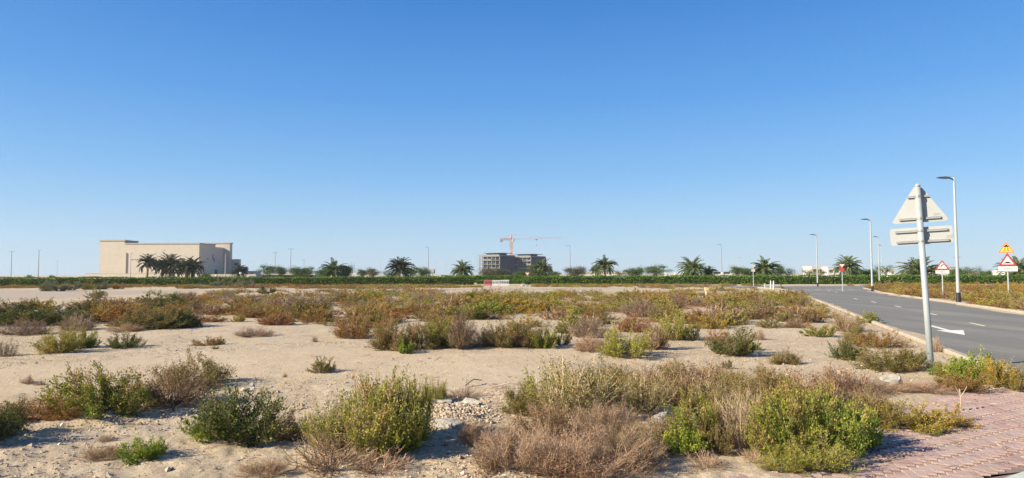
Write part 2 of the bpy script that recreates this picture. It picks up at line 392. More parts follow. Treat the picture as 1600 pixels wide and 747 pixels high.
def gz(x, y): return float(gh(np.array([x]), np.array([y]))[0])

def build_ground():
    rr = [0.0, 1.5, 3.0]; r = 3.6
    while r < 6500:
        rr.append(r); r *= 1.0105 if r < 30 else (1.015 if r < 130 else 1.12)
    rr = np.array(rr)
    ang = np.concatenate([np.linspace(-180, -60, 50, endpoint=False), np.linspace(-60, -42, 40, endpoint=False), np.linspace(-42, 42, 520, endpoint=False), np.linspace(42, 60, 40, endpoint=False), np.linspace(60, 180, 50, endpoint=False)])
    a = np.radians(ang); n, k = len(rr), len(a)
    X = rr[:, None] * np.sin(a)[None]; Y = rr[:, None] * np.cos(a)[None]
    Z = gh(X.ravel(), Y.ravel()).reshape(X.shape); Z[0] = Z[0].min() if len(Z[0]) else 0
    idx = np.arange(n * k).reshape(n, k); A = idx[:-1]; B = idx[1:]
    Fq = np.stack([A, B, np.roll(B, -1, 1), np.roll(A, -1, 1)], -1)
    Fq = Fq[1:].reshape(-1, 4)   # ring 0 collapsed below
    V = np.stack([X, Y, Z], -1).reshape(-1, 3)
    mb = MB(); mb.add(V, Fq); mb.f.append(np.array([list(idx[1])])); mb.m.append(np.array([0]))
    o = mb.build('sand_ground', M['sand'], smooth=True); tag(o, kind='structure')
    me = o.data
    def put(name, poly, soft, amp, s):
        d = sdist(poly, V[:, 0], V[:, 1]); nn = fnoise(V[:, 0], V[:, 1], s, 3)
        v = np.clip((d + amp * nn) / soft + .5, 0, 1)
        at_ = me.attributes.new(name, 'FLOAT', 'POINT'); at_.data.foreach_set('value', v.astype(np.float32))
    put('track', track_poly, 2.0, 3.0, 4.0); put('smoothsand', smooth_poly, .8, 1.2, 1.4)
build_ground()

def sheet(name, poly, z, mat, kind='structure'):
    mb = MB(); mb.poly([(x, y, z) for x, y in poly]); o = mb.build(name, mat); return tag(o, kind=kind)
def ribbon(mb, pts, w, z, mi=0):
    pts = np.asarray(pts, float); T = np.gradient(pts, axis=0); T /= np.linalg.norm(T, axis=1, keepdims=True); Nn = np.c_[-T[:, 1], T[:, 0]]
    a = pts + Nn * w / 2; b = pts - Nn * w / 2; n = len(pts)
    V = np.concatenate([np.c_[a, np.full(n, z)], np.c_[b, np.full(n, z)]])
    mb.add(V, [[i, n + i, n + i + 1, i + 1] for i in range(n - 1)], mi=mi)
sheet('road', road_poly, 0.0, M['asphalt'])
def kerb(name, pts, wd, top, mat):
    """kerb stones laid end to end along a polyline"""
    pts = np.asarray(pts, float); seg = np.linalg.norm(np.diff(pts, axis=0), axis=1); cum = np.r_[0, np.cumsum(seg)]
    mb = MB(); s = 0; L = .9
    while s + .2 < cum[-1]:
        e = min(s + L, cum[-1])
        p = np.array([np.interp(t, cum, pts[:, k]) for t in (s, e) for k in (0, 1)]).reshape(2, 2)
        d = p[1] - p[0]; ln = np.linalg.norm(d); ang = math.atan2(d[1], d[0]); c = p.mean(0)
        j = R.rand() * .012
        h = top + j + .2; hw = wd / 2
        prof = [(-hw, -.2), (hw, -.2), (hw, top + j - .025), (hw - .025, top + j), (-hw + .025, top + j), (-hw, top + j - .025)]
        # profile across, extruded along the run
        ca, sa = math.cos(ang), math.sin(ang)
        Mx = np.array([[-sa, ca, 0], [ca, sa, 0], [0, 0, 1]])
        mb.prism(prof, -ln / 2 + .004, ln / 2 - .004, M=Mx, o=(c[0], c[1], 0)); s = e
    return tag(mb.build(name, mat), kind='structure')
kerb('kerb', [(Lx(y) - .09, y) for y in (9.9, 14, 30, 50, 68)] + [(29.9, 76), (29.9, 82)], .17, .10, M['kerb'])
kerb('kerb', [(60, 84.3), (44, 82.9), (41.1, 78.9), (38.6, 72.9), (Lx(60) + 7.4, 60), (Lx(40) + 7.4, 40), (Lx(20) + 7.4, 20), (Lx(9) + 7.7, 9)], .17, .10, M['kerb'])
kerb('kerb', [(-20, 4.0), (-8, 4.18), (0, 4.43), (2.6, 4.96), (4.12, 5.68), (4.71, 6.05), (5.44, 6.48), (6.36, 7.43), (7.13, 8.72), (Lx(9.9) - .12, 9.85)], .17, .02, M['kerbw'])

# road markings
def dashes():
    mb = MB(); a = math.atan(.352); d = np.array([math.sin(a), math.cos(a)])
    for px, py in ((1336.6, 467), (1365, 472), (1403, 479), (1456, 490.7)):
        p = np.array(g2(px, py)); ribbon(mb, [p - d * .8, p + d * .8], .11, .004)
    for Y in (62, 67.5): 
        p = np.array([Lx(Y) + 3.6, Y]); ribbon(mb, [p - d * .8, p + d * .8], .11, .004)
    tag(mb.build('road_marking', M['paint']), kind='structure')
    mb = MB(); p = np.array(g2(1526.7, 507)); ribbon(mb, [p - d * .8, p + d * .8], .11, .004)
    tag(mb.build('road_marking', M['yellowpaint']), kind='structure')
    mb = MB()
    for k in range(6):
        x0 = 30.9 + k * 1.25; mb.poly([(x0, 74.2, .004), (x0 + .75, 74.2, .004), (x0 + .75, 74.8, .004), (x0, 74.8, .004)])
    mb.poly([(31, 70.5, .004), (37.5, 70.5, .004), (37.5, 70.9, .004), (31, 70.9, .004)])
    tag(mb.build('road_marking', M['paint']), kind='structure')
    # bent arrow on the near lane, its head towards the junction behind the viewer
    mb = MB()
    t0 = np.array(g2(1452, 508.5)); t1 = np.array(g2(1490, 518.5)); 
    ribbon(mb, [t0, (t0 * .5 + t1 * .5), t1], .17, .004)
    hd = [g2(1462, 516.5), g2(1508, 524), g2(1505.5, 516.2)]
    mb.poly([(x, y, .008) for x, y in hd])
    tag(mb.build('road_marking', M['paint']), kind='structure')
dashes()

# brick paving: herringbone of single pavers
def paving():
    sheet('paving_bed', pave_poly, -.014, M['joint'])
    mb = MB(); Lb, Wb = .178, .089; g = .004; ca, sa = math.cos(math.radians(-14)), math.sin(math.radians(-14))
    pp = np.asarray(pave_poly)
    for i in range(-95, 130):
        for j in range(-85, 85):
            for k in (0, 1):
                # herringbone lattice: cell vectors (W,W) and (2W... )
                bx = i * Wb + j * 2 * Wb; by = i * Wb - j * 2 * Wb
                if k == 0: cx, cy, dx, dy = bx + Wb, by + Wb / 2, Lb, Wb
                else: cx, cy, dx, dy = bx + Wb * .5 + 2 * Wb, by + Wb * 1.0 + 0, Wb, Lb
                x = 3.6 + ca * cx - sa * cy; y = 7.0 + sa * cx + ca * cy
                if not (-2.5 < x < 9 and 4.2 < y < 10.8): continue
                cand.append((x, y, dx, dy))
    c = np.array(cand); sd = sdist(pp, c[:, 0], c[:, 1]) 
    for (x, y, dx, dy), s in zip(c, sd):
        if s < -.45 or sdist(road_poly, np.array([x]), np.array([y]))[0] > -.17: continue
        z = -.003 * R.rand() - .002 + .006 * float(vnoise(np.array([x * 1.3 + 90]), np.array([y * 1.3 + 90]))[0])
        hx, hy = dx / 2 - g / 2, dy / 2 - g / 2; b = .0025
        P = []
        for zz, e in ((-.05, 0), (z - .002, 0), (z, b)):
            for sx, sy in ((-1, -1), (1, -1), (1, 1), (-1, 1)):
                lx, ly = sx * (hx - e), sy * (hy - e); P.append((x + ca * lx - sa * ly, y + sa * lx + ca * ly, zz))
        Fq = [[a + r * 4, (a + 1) % 4 + r * 4, (a + 1) % 4 + r * 4 + 4, a + r * 4 + 4] for r in (0, 1) for a in range(4)] + [[8, 9, 10, 11]]
        mb.add(P, Fq)
    tag(mb.build('brick_paving', M['paver']), kind='structure')
cand = []
paving()

def gravel():
    rng = np.random.RandomState(3)
    n = 105000
    Y = 4.6 + 20 * rng.rand(n) ** 2.0; X = (rng.rand(n) * 2 - 1) * (Y * .80 + .3)
    cl = fnoise(X, Y, 1.7, 3)
    dn = np.clip(.35 + 1.5 * cl, .04, 1) * (1 - .88 * np.clip(sdist(smooth_poly, X, Y) / .6 + .5, 0, 1))
    keep = (rng.rand(n) < dn) & (sdist(road_poly, X, Y) < -.2) & (sdist(pave_poly, X, Y) < -.1)
    X, Y = X[keep], Y[keep]
    m = 2200; X = np.r_[X, rubble_c[0] + rng.normal(size=m) * .26]; Y = np.r_[Y, rubble_c[1] + .1 + rng.normal(size=m) * .42]
    n = len(X); s = .0065 + .014 * rng.rand(n) ** 3 + (rng.rand(n) < .035) * .028 * rng.rand(n); s[-m:] = .009 + .026 * rng.rand(m) ** 2.2
    base = np.array([[1, 0, 0], [0, 1, 0], [-1, 0, 0], [0, -1, 0], [0, 0, 1], [0, 0, -1]], float)
    th = rng.rand(n) * 6.28; c, q = np.cos(th), np.sin(th)
    P = base[None] * (.65 + .6 * rng.rand(n, 6, 1)) * np.array([1.15, .95, .65]) + rng.normal(size=(n, 6, 3)) * .12
    P = np.stack([P[..., 0] * c[:, None] - P[..., 1] * q[:, None], P[..., 0] * q[:, None] + P[..., 1] * c[:, None], P[..., 2]], -1)
    P = P * s[:, None, None] + np.stack([X, Y, gh(X, Y) + s * .25], -1)[:, None]
    t = np.array([[0, 1, 4], [1, 2, 4], [2, 3, 4], [3, 0, 4], [1, 0, 5], [2, 1, 5], [3, 2, 5], [0, 3, 5]])
    Fq = (t[None] + 6 * np.arange(n)[:, None, None]).reshape(-1, 3)
    mb = MB(); mb.add(P.reshape(-1, 3), Fq); tag(mb.build('gravel', M['pebble']), kind='stuff', label='loose gravel and clods scattered over the bare sand')
gravel()

# ------------------------------------------------------------------ hedges
def hedge(x0, x1, y0, dy, h, th, label, seed, nleaf, leaf=.2, h0=None):
    rng = np.random.RandomState(seed); L = x1 - x0
    yc = lambda x: y0 + dy * (x - x0) / L
    mb = MB(); n = int(L / 1.0)
    xs = np.linspace(x0 + .2, x1 - .2, n); ring = []
    for x in xs:
        hx = h if h0 is None else float(np.interp(x, (-80, -5), (h0, h))); hh = hx * (.95 + .08 * float(vnoise(np.array([x * .4 + 300]), np.array([seed + .5]))[0])); t2 = th / 2 * (.72 + .25 * float(vnoise(np.array([x * .6 + 300]), np.array([seed + 7.5]))[0]))
        ring.append([(x, yc(x) - t2, 0), (x, yc(x) - t2 * 1.05, hh * .6), (x, yc(x) - t2 * .75, hh), (x, yc(x) + t2 * .75, hh), (x, yc(x) + t2, 0)])
    V = np.array(ring).reshape(-1, 3); Fq = [[i * 5 + k, i * 5 + k + 1, i * 5 + 6 + k, i * 5 + 5 + k] for i in range(n - 1) for k in range(4)] 
    Fq += [[0, 1, 2, 3], [0, 3, 4, 4]][:1] + [[(n - 1) * 5 + 3, (n - 1) * 5 + 2, (n - 1) * 5 + 1, (n - 1) * 5]]
    mb.add(V, Fq)
    root = empty('clipped_hedge', label, 'hedge', ((x0 + x1) / 2, yc((x0 + x1) / 2), 0))
    V0 = np.array(root.location)
    for a in range(len(mb.v)): mb.v[a] = mb.v[a] - V0
    mb.build('dark_core', M['hedgecore'], root)  # solid core against see-through, the hedge's inner shade put into its dark colour
    # leaf shell: front, top, ends
    X = x0 + L * rng.rand(nleaf); u = rng.rand(nleaf)
    lump = .16 * fnoise(X, u * 2, 1.6, 3); hl = (h if h0 is None else np.interp(X, (-80, -5), (h0, h))) * (1 + .10 * fnoise(X, X * 0 + 3, 2.4, 3))
    front = u < .60
    Zf = hl * (u / .60) ** .9; Yf = -th / 2 - lump * 1.6
    Yt = (rng.rand(nleaf) - .5) * th; Zt = hl + lump
    Yy = np.where(front, Yf, Yt) + rng.normal(size=nleaf) * .07; Z = np.where(front, Zf, Zt) + rng.normal(size=nleaf) * .05
    Z = np.maximum(Z, .03)
    D = rng.normal(size=(nleaf, 3)) * .8 + np.where(front[:, None], [0, -.5, .5], [0, 0, 1])
    P = np.stack([X, yc(X) + Yy, Z], -1) - V0
    tone = np.clip(.42 + .5 * fnoise(X, Z * 1.0 + Yy, 1.1, 3) + .16 * rng.normal(size=nleaf), 0, 1)
    V, Fq = leaves(P, D, leaf * (.7 + .6 * rng.rand(nleaf)), leaf * .62, rng)
    m2 = MB(); m2.add(V, Fq, np.repeat(tone, 4)); m2.build('leaves', M['leaf_hedge'], root)
HX = lambda px, Y: (px - 800) / F * Y
hedge(-135, HX(742, 112), 100, 12, 1.27, 1.5, 'long clipped green hedge running from the left edge to the gap by the barriers', 1, 26000, .22, h0=1.27)
hedge(HX(815, 112), 125, 112, -6, 1.28, 1.5, 'long clipped green hedge from the gap by the barriers to the right edge', 2, 26000, .22)
hedge(HX(690, 138), HX(840, 138), 138, 0, 1.32, 1.4, 'shorter clipped hedge set back behind the gap and the red and white barriers', 3, 5000, .24)
hedge(HX(744, 121), HX(816, 121), 121, 0, .62, 1.0, 'knee high pale green hedge strip across the gap between long hedges', 4, 1800, .2)

# ------------------------------------------------------------------ palms and trees
def palm_meshes(seed, nf=44, Lf=2.9, th=3.2, wind=.25):
    rng = np.random.RandomState(seed)
    n = 9; P = np.stack([.10 * np.sin(np.linspace(0, 2, n) + seed), .08 * np.cos(np.linspace(0, 2, n) + seed) - .08, np.linspace(0, th, n)], -1)
    tr = MB(); m = 22
    zz = np.linspace(0, 1, m); PP = np.stack([np.interp(zz, np.linspace(0, 1, n), P[:, k]) for k in range(3)], -1)
    rad = .26 - .05 * zz + .025 * (np.arange(m) % 2); rad[-1] = .30; rad[-2] = .33
    tr.tube(PP, rad, 9)
    stub = MB()
    top = P[-1]; S = 9
    el = np.radians(np.concatenate([rng.uniform(55, 88, nf // 4), rng.uniform(20, 60, nf // 2), rng.uniform(-25, 20, nf - nf // 4 - nf // 2)]))
    az = np.arange(nf) * 2.39996 + rng.normal(size=nf) * .2; Ls = Lf * rng.uniform(.8, 1.12, nf)
    cr = MB(); polys = np.zeros((nf, S, 3))
    for i in range(nf):
        p = top.copy(); e = el[i]; d = np.array([math.cos(az[i]), math.sin(az[i])]); polys[i, 0] = p
        for s in range(1, S):
            e -= (.085 + .085 * math.cos(e)) * (.7 + .6 * s / S)
            hd = np.array([d[0] * math.cos(e) + wind * .35 * s / S, d[1] * math.cos(e), math.sin(e)])
            p = p + hd / np.linalg.norm(hd) * Ls[i] / (S - 1); polys[i, s] = p
    V, Fq = tubes(polys, np.broadcast_to(np.linspace(.03, .008, S), (nf, S)), 3); cr.add(V, Fq, .75)
    K = 34
    for side in (-1, 1):
        t = np.linspace(.16, .99, K); f = t * (S - 1); i0 = np.minimum(f.astype(int), S - 2); fr = (f - i0)[None, :, None]
        base = polys[:, i0] * (1 - fr) + polys[:, i0 + 1] * fr; T = polys[:, i0 + 1] - polys[:, i0]; T /= np.linalg.norm(T, axis=2, keepdims=True)
        sd = np.cross(T, np.array([0, 0, 1.0])); sd /= np.linalg.norm(sd, axis=2, keepdims=True) + 1e-6; nn = np.cross(sd, T)
        D = T * .75 + side * sd * .75 + nn * .30 + rng.normal(size=base.shape) * .12; D[..., 2] -= .12
        L = (.50 * np.sin(np.pi * (t * .86 + .12)) ** .6)[None] * rng.uniform(.8, 1.1, (nf, K))
        Wd = .085
        tone = np.clip(.3 + .5 * rng.rand(nf, 1) + .12 * rng.normal(size=(nf, K)) , 0, 1)
        V, Fq = leaves(base.reshape(-1, 3), D.reshape(-1, 3), L.ravel(), Wd, rng); cr.add(V, Fq, np.repeat(tone.ravel(), 4))
    return tr.mesh('trunk', M['bark']), cr
PALM = []
for sd, nf, Lf, wind in ((21, 66, 2.6, .5), (22, 80, 2.8, .15), (23, 60, 2.5, .9), (24, 84, 2.9, -.2)):
    tr, cr = palm_meshes(sd, nf, Lf, 3.2, wind); PALM.append((tr, cr.mesh('crown', M['leaf_palm']), cr.mesh('crown', M['leaf_palmdark'])))
def place(root, px, Y, z=0): p = at(px, 430, Y); root.location = (p[0], Y, z)
def palm(px, ytop, wpx, Y, v, dark, label, group='date palms behind the hedge', rz=0.0, base_px=None):
    """crown width in photo pixels, its top row in the photo"""
    sc_ = wpx * Y / F / 4.6
    ztop = at(px, ytop, Y)[2]
    tr, cr, cd = PALM[v]
    root = empty('date_palm', label, 'palm tree', rz=rz, group=group); place(root, px, Y)
    crown_h = ztop - 2.35 * sc_     # where the fronds leave the trunk
    t = link('trunk', tr, root); t.scale = (sc_ * .9, sc_ * .9, crown_h / 3.2)
    c = link('crown', cd if dark else cr, root); c.scale = (sc_,) * 3; c.location = (0, 0, crown_h - 3.2 * sc_)
    return root
palm(231, 394.5, 35, 165, 2, 1, 'single dark date palm with bare trunk before the beige building, leftmost of the row')
palm(266, 396, 42, 167, 1, 1, 'dark bushy date palm in the middle of the group before the beige building', rz=1)
palm(252, 401, 30, 172, 0, 1, 'thin date palm half hidden by its neighbours before the beige building', rz=2)
palm(290, 399, 42, 165, 0, 1, 'dark date palm before the right end of the beige front wall', rz=3)
palm(300, 401, 34, 170, 3, 1, 'date palm leaning over the shaded corner of the beige building', rz=.4)
palm(374, 413, 24, 175, 1, 1, 'small date palm before the low annex of the beige building', rz=2.2)
palm(522, 402, 46, 150, 0, 0, 'wide date palm beside the long white roof', rz=.3)
palm(624, 401, 42, 140, 3, 1, 'full dark date palm standing alone left of the white billboard', rz=.9)
palm(722, 407, 34, 140, 1, 0, 'short round date palm left of the construction site', rz=1.7)
palm(846, 402, 44, 150, 2, 0, 'date palm covering the right end of the concrete building', rz=-1.2)
palm(837, 417, 30, 135, 3, 0, 'low spreading young date palm in front of the taller one by the concrete building', rz=.5)
palm(945, 398, 38, 140, 0, 0, 'ragged windblown date palm right of the construction site', rz=.1)
palm(930, 413, 20, 142, 2, 0, 'small date palm tucked against the ragged windblown palm', rz=3)
palm(1081, 401, 44, 135, 1, 0, 'big date palm with pale fronds midway along the right hedge', rz=2.6)
palm(1107, 415, 26, 138, 3, 0, 'low date palm at the right foot of the big pale palm', rz=.7)
palm(1197, 399, 46, 135, 0, 0, 'tall dark topped date palm near the white bollards', rz=-.6)
palm(1185, 415, 36, 137, 3, 1, 'low dark date palm below the tall one near the bollards', rz=1.4)
palm(1325, 399, 42, 140, 1, 0, 'date palm behind the give way sign by the white villas', rz=.2)
palm(1437, 401, 62, 125, 3, 0, 'broad date palm partly behind the tall grey sign pole', rz=1.1)
palm(1590, 400, 56, 120, 1, 0, 'date palm behind the pair of warning triangles at the right edge', rz=2.9)
palm(46, 429, 10, 420, 1, 1, 'tiny distant palm just above the hedge beside the first lamp', group='tiny distant palms')
palm(81, 428.5, 10, 430, 0, 1, 'tiny distant palm just above the hedge right of the second lamp', group='tiny distant palms')

def tree_meshes(seed, R_=2.4, H=3.6, ncl=44, per=170, leaf=.17, flat=.5, sparse=1.0):
    rng = np.random.RandomState(seed); tr = MB(); cr = MB()
    fork = H * .32
    tr.tube([(0, 0, 0), (.06, .02, fork * .5), (.02, 0, fork)], [.16, .13, .11], 7)
    tips = []
    nl = 7
    for i in range(nl):
        a = i * 2.4 + rng.rand(); rr = R_ * rng.uniform(.45, .85); z = H * rng.uniform(.62, .9)
        mid = np.array([rr * .45 * math.cos(a), rr * .45 * math.sin(a), fork + (z - fork) * .6]); tip = np.array([rr * math.cos(a), rr * math.sin(a), z])
        tr.tube([(.02, 0, fork - .05), mid, tip], [.08, .05, .02], 5, cap=False); tips += [mid, tip]
        for k in range(3):
            b = a + rng.normal() * .7; t2 = mid + np.array([math.cos(b) * R_ * .4, math.sin(b) * R_ * .4, H * .22 * rng.rand() + .1]); tr.tube([mid, (mid + t2) / 2 + [0, 0, .08], t2], [.04, .03, .012], 4, cap=False); tips.append(t2)
    tips = np.array(tips)
    for c in range(ncl):
        q = tips[rng.randint(len(tips))] + rng.normal(size=3) * np.array([.28, .28, .16]) * R_ * .7
        q[2] = np.clip(q[2], H * .42, H); cs = R_ * rng.uniform(.14, .30); n = int(per * rng.uniform(.5, 1.3) * sparse)
        P = q + rng.normal(size=(n, 3)) * cs * np.array([1, 1, flat])
        D = rng.normal(size=(n, 3)); V, Fq = leaves(P, D, leaf * rng.uniform(.6, 1.3, n), leaf * .6, rng)
        cr.add(V, Fq, np.repeat(np.clip(rng.uniform(.2, .8) + .15 * rng.normal(size=n), 0, 1), 4))
    return tr.mesh('trunk', M['treebark']), cr
TREE = []
for sd, kw in ((31, {}), (32, dict(flat=.35, ncl=36)), (33, dict(sparse=.4, ncl=30, flat=.4)), (34, dict(ncl=48, H=2.8, flat=.7))):
    tr, cr = tree_meshes(sd, **kw); TREE.append((tr, cr.mesh('crown', M['leaf_tree']), cr.mesh('crown', M['leaf_treebrown'])))
TH = [3.6, 3.6, 3.6, 2.8]
def tree(px, ytop, wpx, Y, v, brown, label, rz=0, group='small trees behind the hedge'):
    root = empty('small_tree', label, 'tree', rz=rz, group=group); place(root, px, Y)
    sx = wpx * Y / F / 5.2; sz = at(px, ytop, Y)[2] / (TH[v] * 1.06)
    t = link('trunk', TREE[v][0], root); t.scale = (sx, sx, sz); c = link('crown', TREE[v][2 if brown else 1], root); c.scale = (sx, sx, sz)
tree(418, 414, 26, 150, 1, 0, 'small flat topped tree at the left end of the white building')
tree(440, 416, 22, 152, 1, 0, 'small tree second from the left before the white building', 1)
tree(466, 415.5, 30, 150, 0, 0, 'dense round tree before the middle of the white building', 2)
tree(482, 417, 20, 153, 1, 0, 'small leaning tree at the right end of the white building', 3)
tree(506, 418, 24, 148, 0, 0, 'low leafy tree at the left foot of the wide palm', 4)
tree(541, 418, 22, 151, 3, 0, 'low leafy tree at the right foot of the wide palm', 4.4)
tree(566, 420.5, 17, 150, 1, 0, 'little tree over the left part of the white roof', .6)
tree(583, 419, 26, 150, 1, 1, 'thin pale tree over the right end of the white roof', 1.4)
tree(606, 420, 16, 146, 2, 0, 'sparse little tree left of the full dark palm', 1.9)
tree(645, 417, 24, 150, 1, 0, 'small tree right of the full dark palm', 2.5)
tree(660, 416, 20, 149, 0, 0, 'small round tree touching the white billboard', 2.9)
tree(770, 421, 44, 150, 3, 1, 'wide grey green bushy tree before the concrete building')
tree(818, 425, 30, 148, 3, 0, 'dark bushy tree between concrete building and give way sign', 2)
tree(865, 422, 22, 148, 0, 0, 'dark round tree right of the palm that hides the concrete building', 1)
tree(898, 415, 34, 150, 0, 1, 'round dusty tree under a tall lamp right of the concrete building', 3.3)
tree(970, 419, 20, 150, 2, 1, 'thin greyish tree right of the ragged palm', .5)
tree(992, 416, 30, 140, 0, 0, 'dark dense tree left of its paler twin', 4.1)
tree(1027, 414.5, 36, 140, 1, 0, 'wide flat topped tree right of the dark dense one', 2.2)
tree(1153, 416, 26, 140, 1, 0, 'umbrella shaped tree left of the T shaped sign post', .2)
tree(1168, 417, 22, 143, 0, 0, 'small tree right behind the T shaped sign post', 1.2)
tree(1217, 415.5, 20, 140, 1, 0, 'small tree right of the tall dark topped palm', 3.6)
tree(1232, 416, 24, 141, 2, 0, 'open crowned tree between the palm and the white villas', 5)
tree(1264, 417, 20, 150, 2, 1, 'nearly bare tree before the left villa', 1)
tree(1280, 417, 22, 152, 2, 1, 'nearly bare tree left of the third street lamp', 2.4)
tree(1352, 422, 46, 145, 3, 0, 'low dark rounded tree right of the give way sign', 1)
tree(1384, 410, 28, 140, 2, 0, 'tall sparse tree right of the second street lamp', .8)
tree(1500, 421, 30, 150, 3, 0, 'low dark bushy tree right of the near street lamp', 2)
tree(1518, 413, 26, 130, 2, 0, 'sparse umbrella tree between the lamp and the warning triangles', 3.9)
tree(1541, 424, 18, 150, 3, 0, 'low dark tree left of the warning triangles', 3)
tree(322, 428, 16, 140, 3, 0, 'small round bush like tree at the shaded corner of the beige building', 3)

# unseen neighbour: broad tree just outside the left edge, whose shade lies over the scrub there
def shade_tree():
    root = empty('broad_tree', 'broad dark tree just beyond the left edge whose shade covers the scrub', 'tree', (-27.4, 24.6, 0))
    for nm, me in (('trunk', TREE[0][0]), ('crown', TREE[0][1])):
        o = link(nm, me, root); o.scale = (1.6, 1.5, 1.45)
shade_tree()

# ------------------------------------------------------------------ buildings
def beige_building():
    Y0 = 250.0; X = lambda px, Y: (px - 800) / F * Y; Z = lambda px, py, Y: at(px, py, Y)[2]
    xl, xt, xr = X(155.5, Y0), X(194, Y0), X(311, Y0)
    root = empty('beige_building', 'large windowless beige building with taller end tower and shaded loading side', 'building', (xl, Y0, 0))
    def part(nm, mb, mat): 
        for i in range(len(mb.v)): mb.v[i] = mb.v[i] - np.array(root.location)
        return mb.build(nm, mat, root)
    zm = Z(311, 381, Y0); zt = Z(155, 376.5, Y0)
    mb = MB(); mb.box2((xt, Y0, 0), (xr, Y0 + 13.5, zm)); mb.box2((xl, Y0 + .05, 0), (xt, Y0 + 9, zt)); part('wall', mb, M['beige'])
    z2 = Z(340, 386.5, 268); mb = MB(); mb.box2((xr - 12, Y0 + 13.5, 0), (xr - .4, Y0 + 22, z2)); part('side_wing', mb, M['beige'])
    Yt = Y0 + 22; x1, x2 = X(333, Yt), X(358.8, Yt); z3 = Z(345, 380.5, Yt)
    mb = MB(); mb.box2((x1 - 6, Yt, 0), (x2, Yt + 2.4, z3)); part('rear_tower', mb, M['beige'])
    ya = Yt + 2.5; mb = MB(); mb.box2((x2 - 2, ya, 0), (X(374, ya), ya + 1.6, Z(368, 405, ya))); mb.box2((X(372, ya), ya + 1.7, 0), (X(386, ya + 2), ya + 3.4, Z(380, 416.5, ya + 2))); part('annex', mb, M['beige'])
    mb = MB(); mb.box2((x2 + 1.0, ya - .08, Z(368, 415, ya)), (X(372, ya), ya - .01, Z(368, 411, ya))); part('window', mb, M['glass'])
    # parapet copings, 3 mm proud
    mb = MB(); e = .22
    for a, b, z in (((xt + .25, Y0), (xr, Y0 + 13.5), zm), ((xl, Y0 + .05), (xt, Y0 + 9), zt), ((x1 - 6, Yt), (x2, Yt + 2.4), z3)):
        mb.box2((a[0] - e, a[1] - e, z - .05), (b[0] + e, b[1] + e, z + .35))
    part('coping', mb, M['beigetrimshade'])
    # dark loading door and the emblem on the shaded side (the wall that faces right)
    def side(px, py, off=.06):   # a point of the plane x = xr
        d = ray(px, py); t = (xr + off) / d[0]; return CP + d * t
    a = side(335.5, 420.5); b = side(345.5, 430); mb = MB(); mb.box2((xr - .35, min(Y0 + 13.4, a[1]), 0.3), (xr + .03, Y0 + 13.45, a[2])); 
    part('loading_door', mb, M['dark'])
    mb = MB(); yb = Y0 + 13.6; mb.box2((xr - .5, yb + .1, .3), (xr - .36, yb + 3.2, a[2] - .2)); part('loading_door', mb, M['dark'])
    mb = MB(); cy, cz = Y0 + 10.5, side(331, 404)[2]
    for p, q, r_ in (((cy + .9, cz + 1.6), (cy + .7, cz + .1), .22), ((cy + .7, cz + .1), (cy + 2.0, cz - .5), .22), ((cy + 1.6, cz - 1.2), (cy + 2.6, cz - .6), .2), ((cy + 1.9, cz + .2), (cy + 2.4, cz + .1), .15)):
        mb.tube([(xr + .06, p[0], p[1]), (xr + .06, q[0], q[1])], r_, 6); part('emblem_stroke', mb, M['ink']); mb = MB()
    mb.tube([(xr + .06, Y0 + 6.4, cz - .3), (xr + .06, Y0 + 7.6, cz - .2)], .18, 6)
    part('emblem_stroke', mb, M['ink'])
    mb = MB()
    for px, dx in ((206.5, .75), (211.5, .55), (214.2, .3)): 
        mb = MB(); p = at(px, 405.8, Y0); mb.box((p[0], Y0 - .05, p[2]), (dx, .06, .35)); part('wall_sign', mb, M['ink'])
    for px, wd in ((197.5, .35),): 
        mb = MB(); p = at(px, 395, Y0); mb.box2((p[0] - wd / 2, Y0 - .3, 1), (p[0] + wd / 2, Y0 - .01, p[2])); part('drain_pipe', mb, M['beigetrimshade'])
    mb = MB(); p = at(245, 425, Y0); q = at(270, 432, Y0); mb.box2((p[0], Y0 - 5, 0), (q[0] + 2, Y0 - .01, p[2])); part('entrance_block', mb, M['beigetrimshade'])
    # boundary wall
    Yw = 215; xa, xb = X(134, Yw), X(312, Yw)
    r2 = empty('boundary_wall', 'low beige boundary wall in front of the big beige building', 'wall', (xa, Yw, 0))
    mb = MB(); mb.box2((0, 0, 0), (xb - xa, .25, 2.2)); mb.build('wall', M['beige'], r2)
    mb = MB(); mb.box2((xb - xa + .02, .1, 0), (xb - xa + 18, .3, 2.0)); mb.build('shade_tone_wall', M['beigetrimshade'], r2)  # runs straight on; darker beige stands in for shade on a turned wall
    mb = MB(); mb.box2((-.05, -.05, 2.2), (xb - xa, .3, 2.3)); mb.build('coping', M['beigetrimshade'], r2)
beige_building()

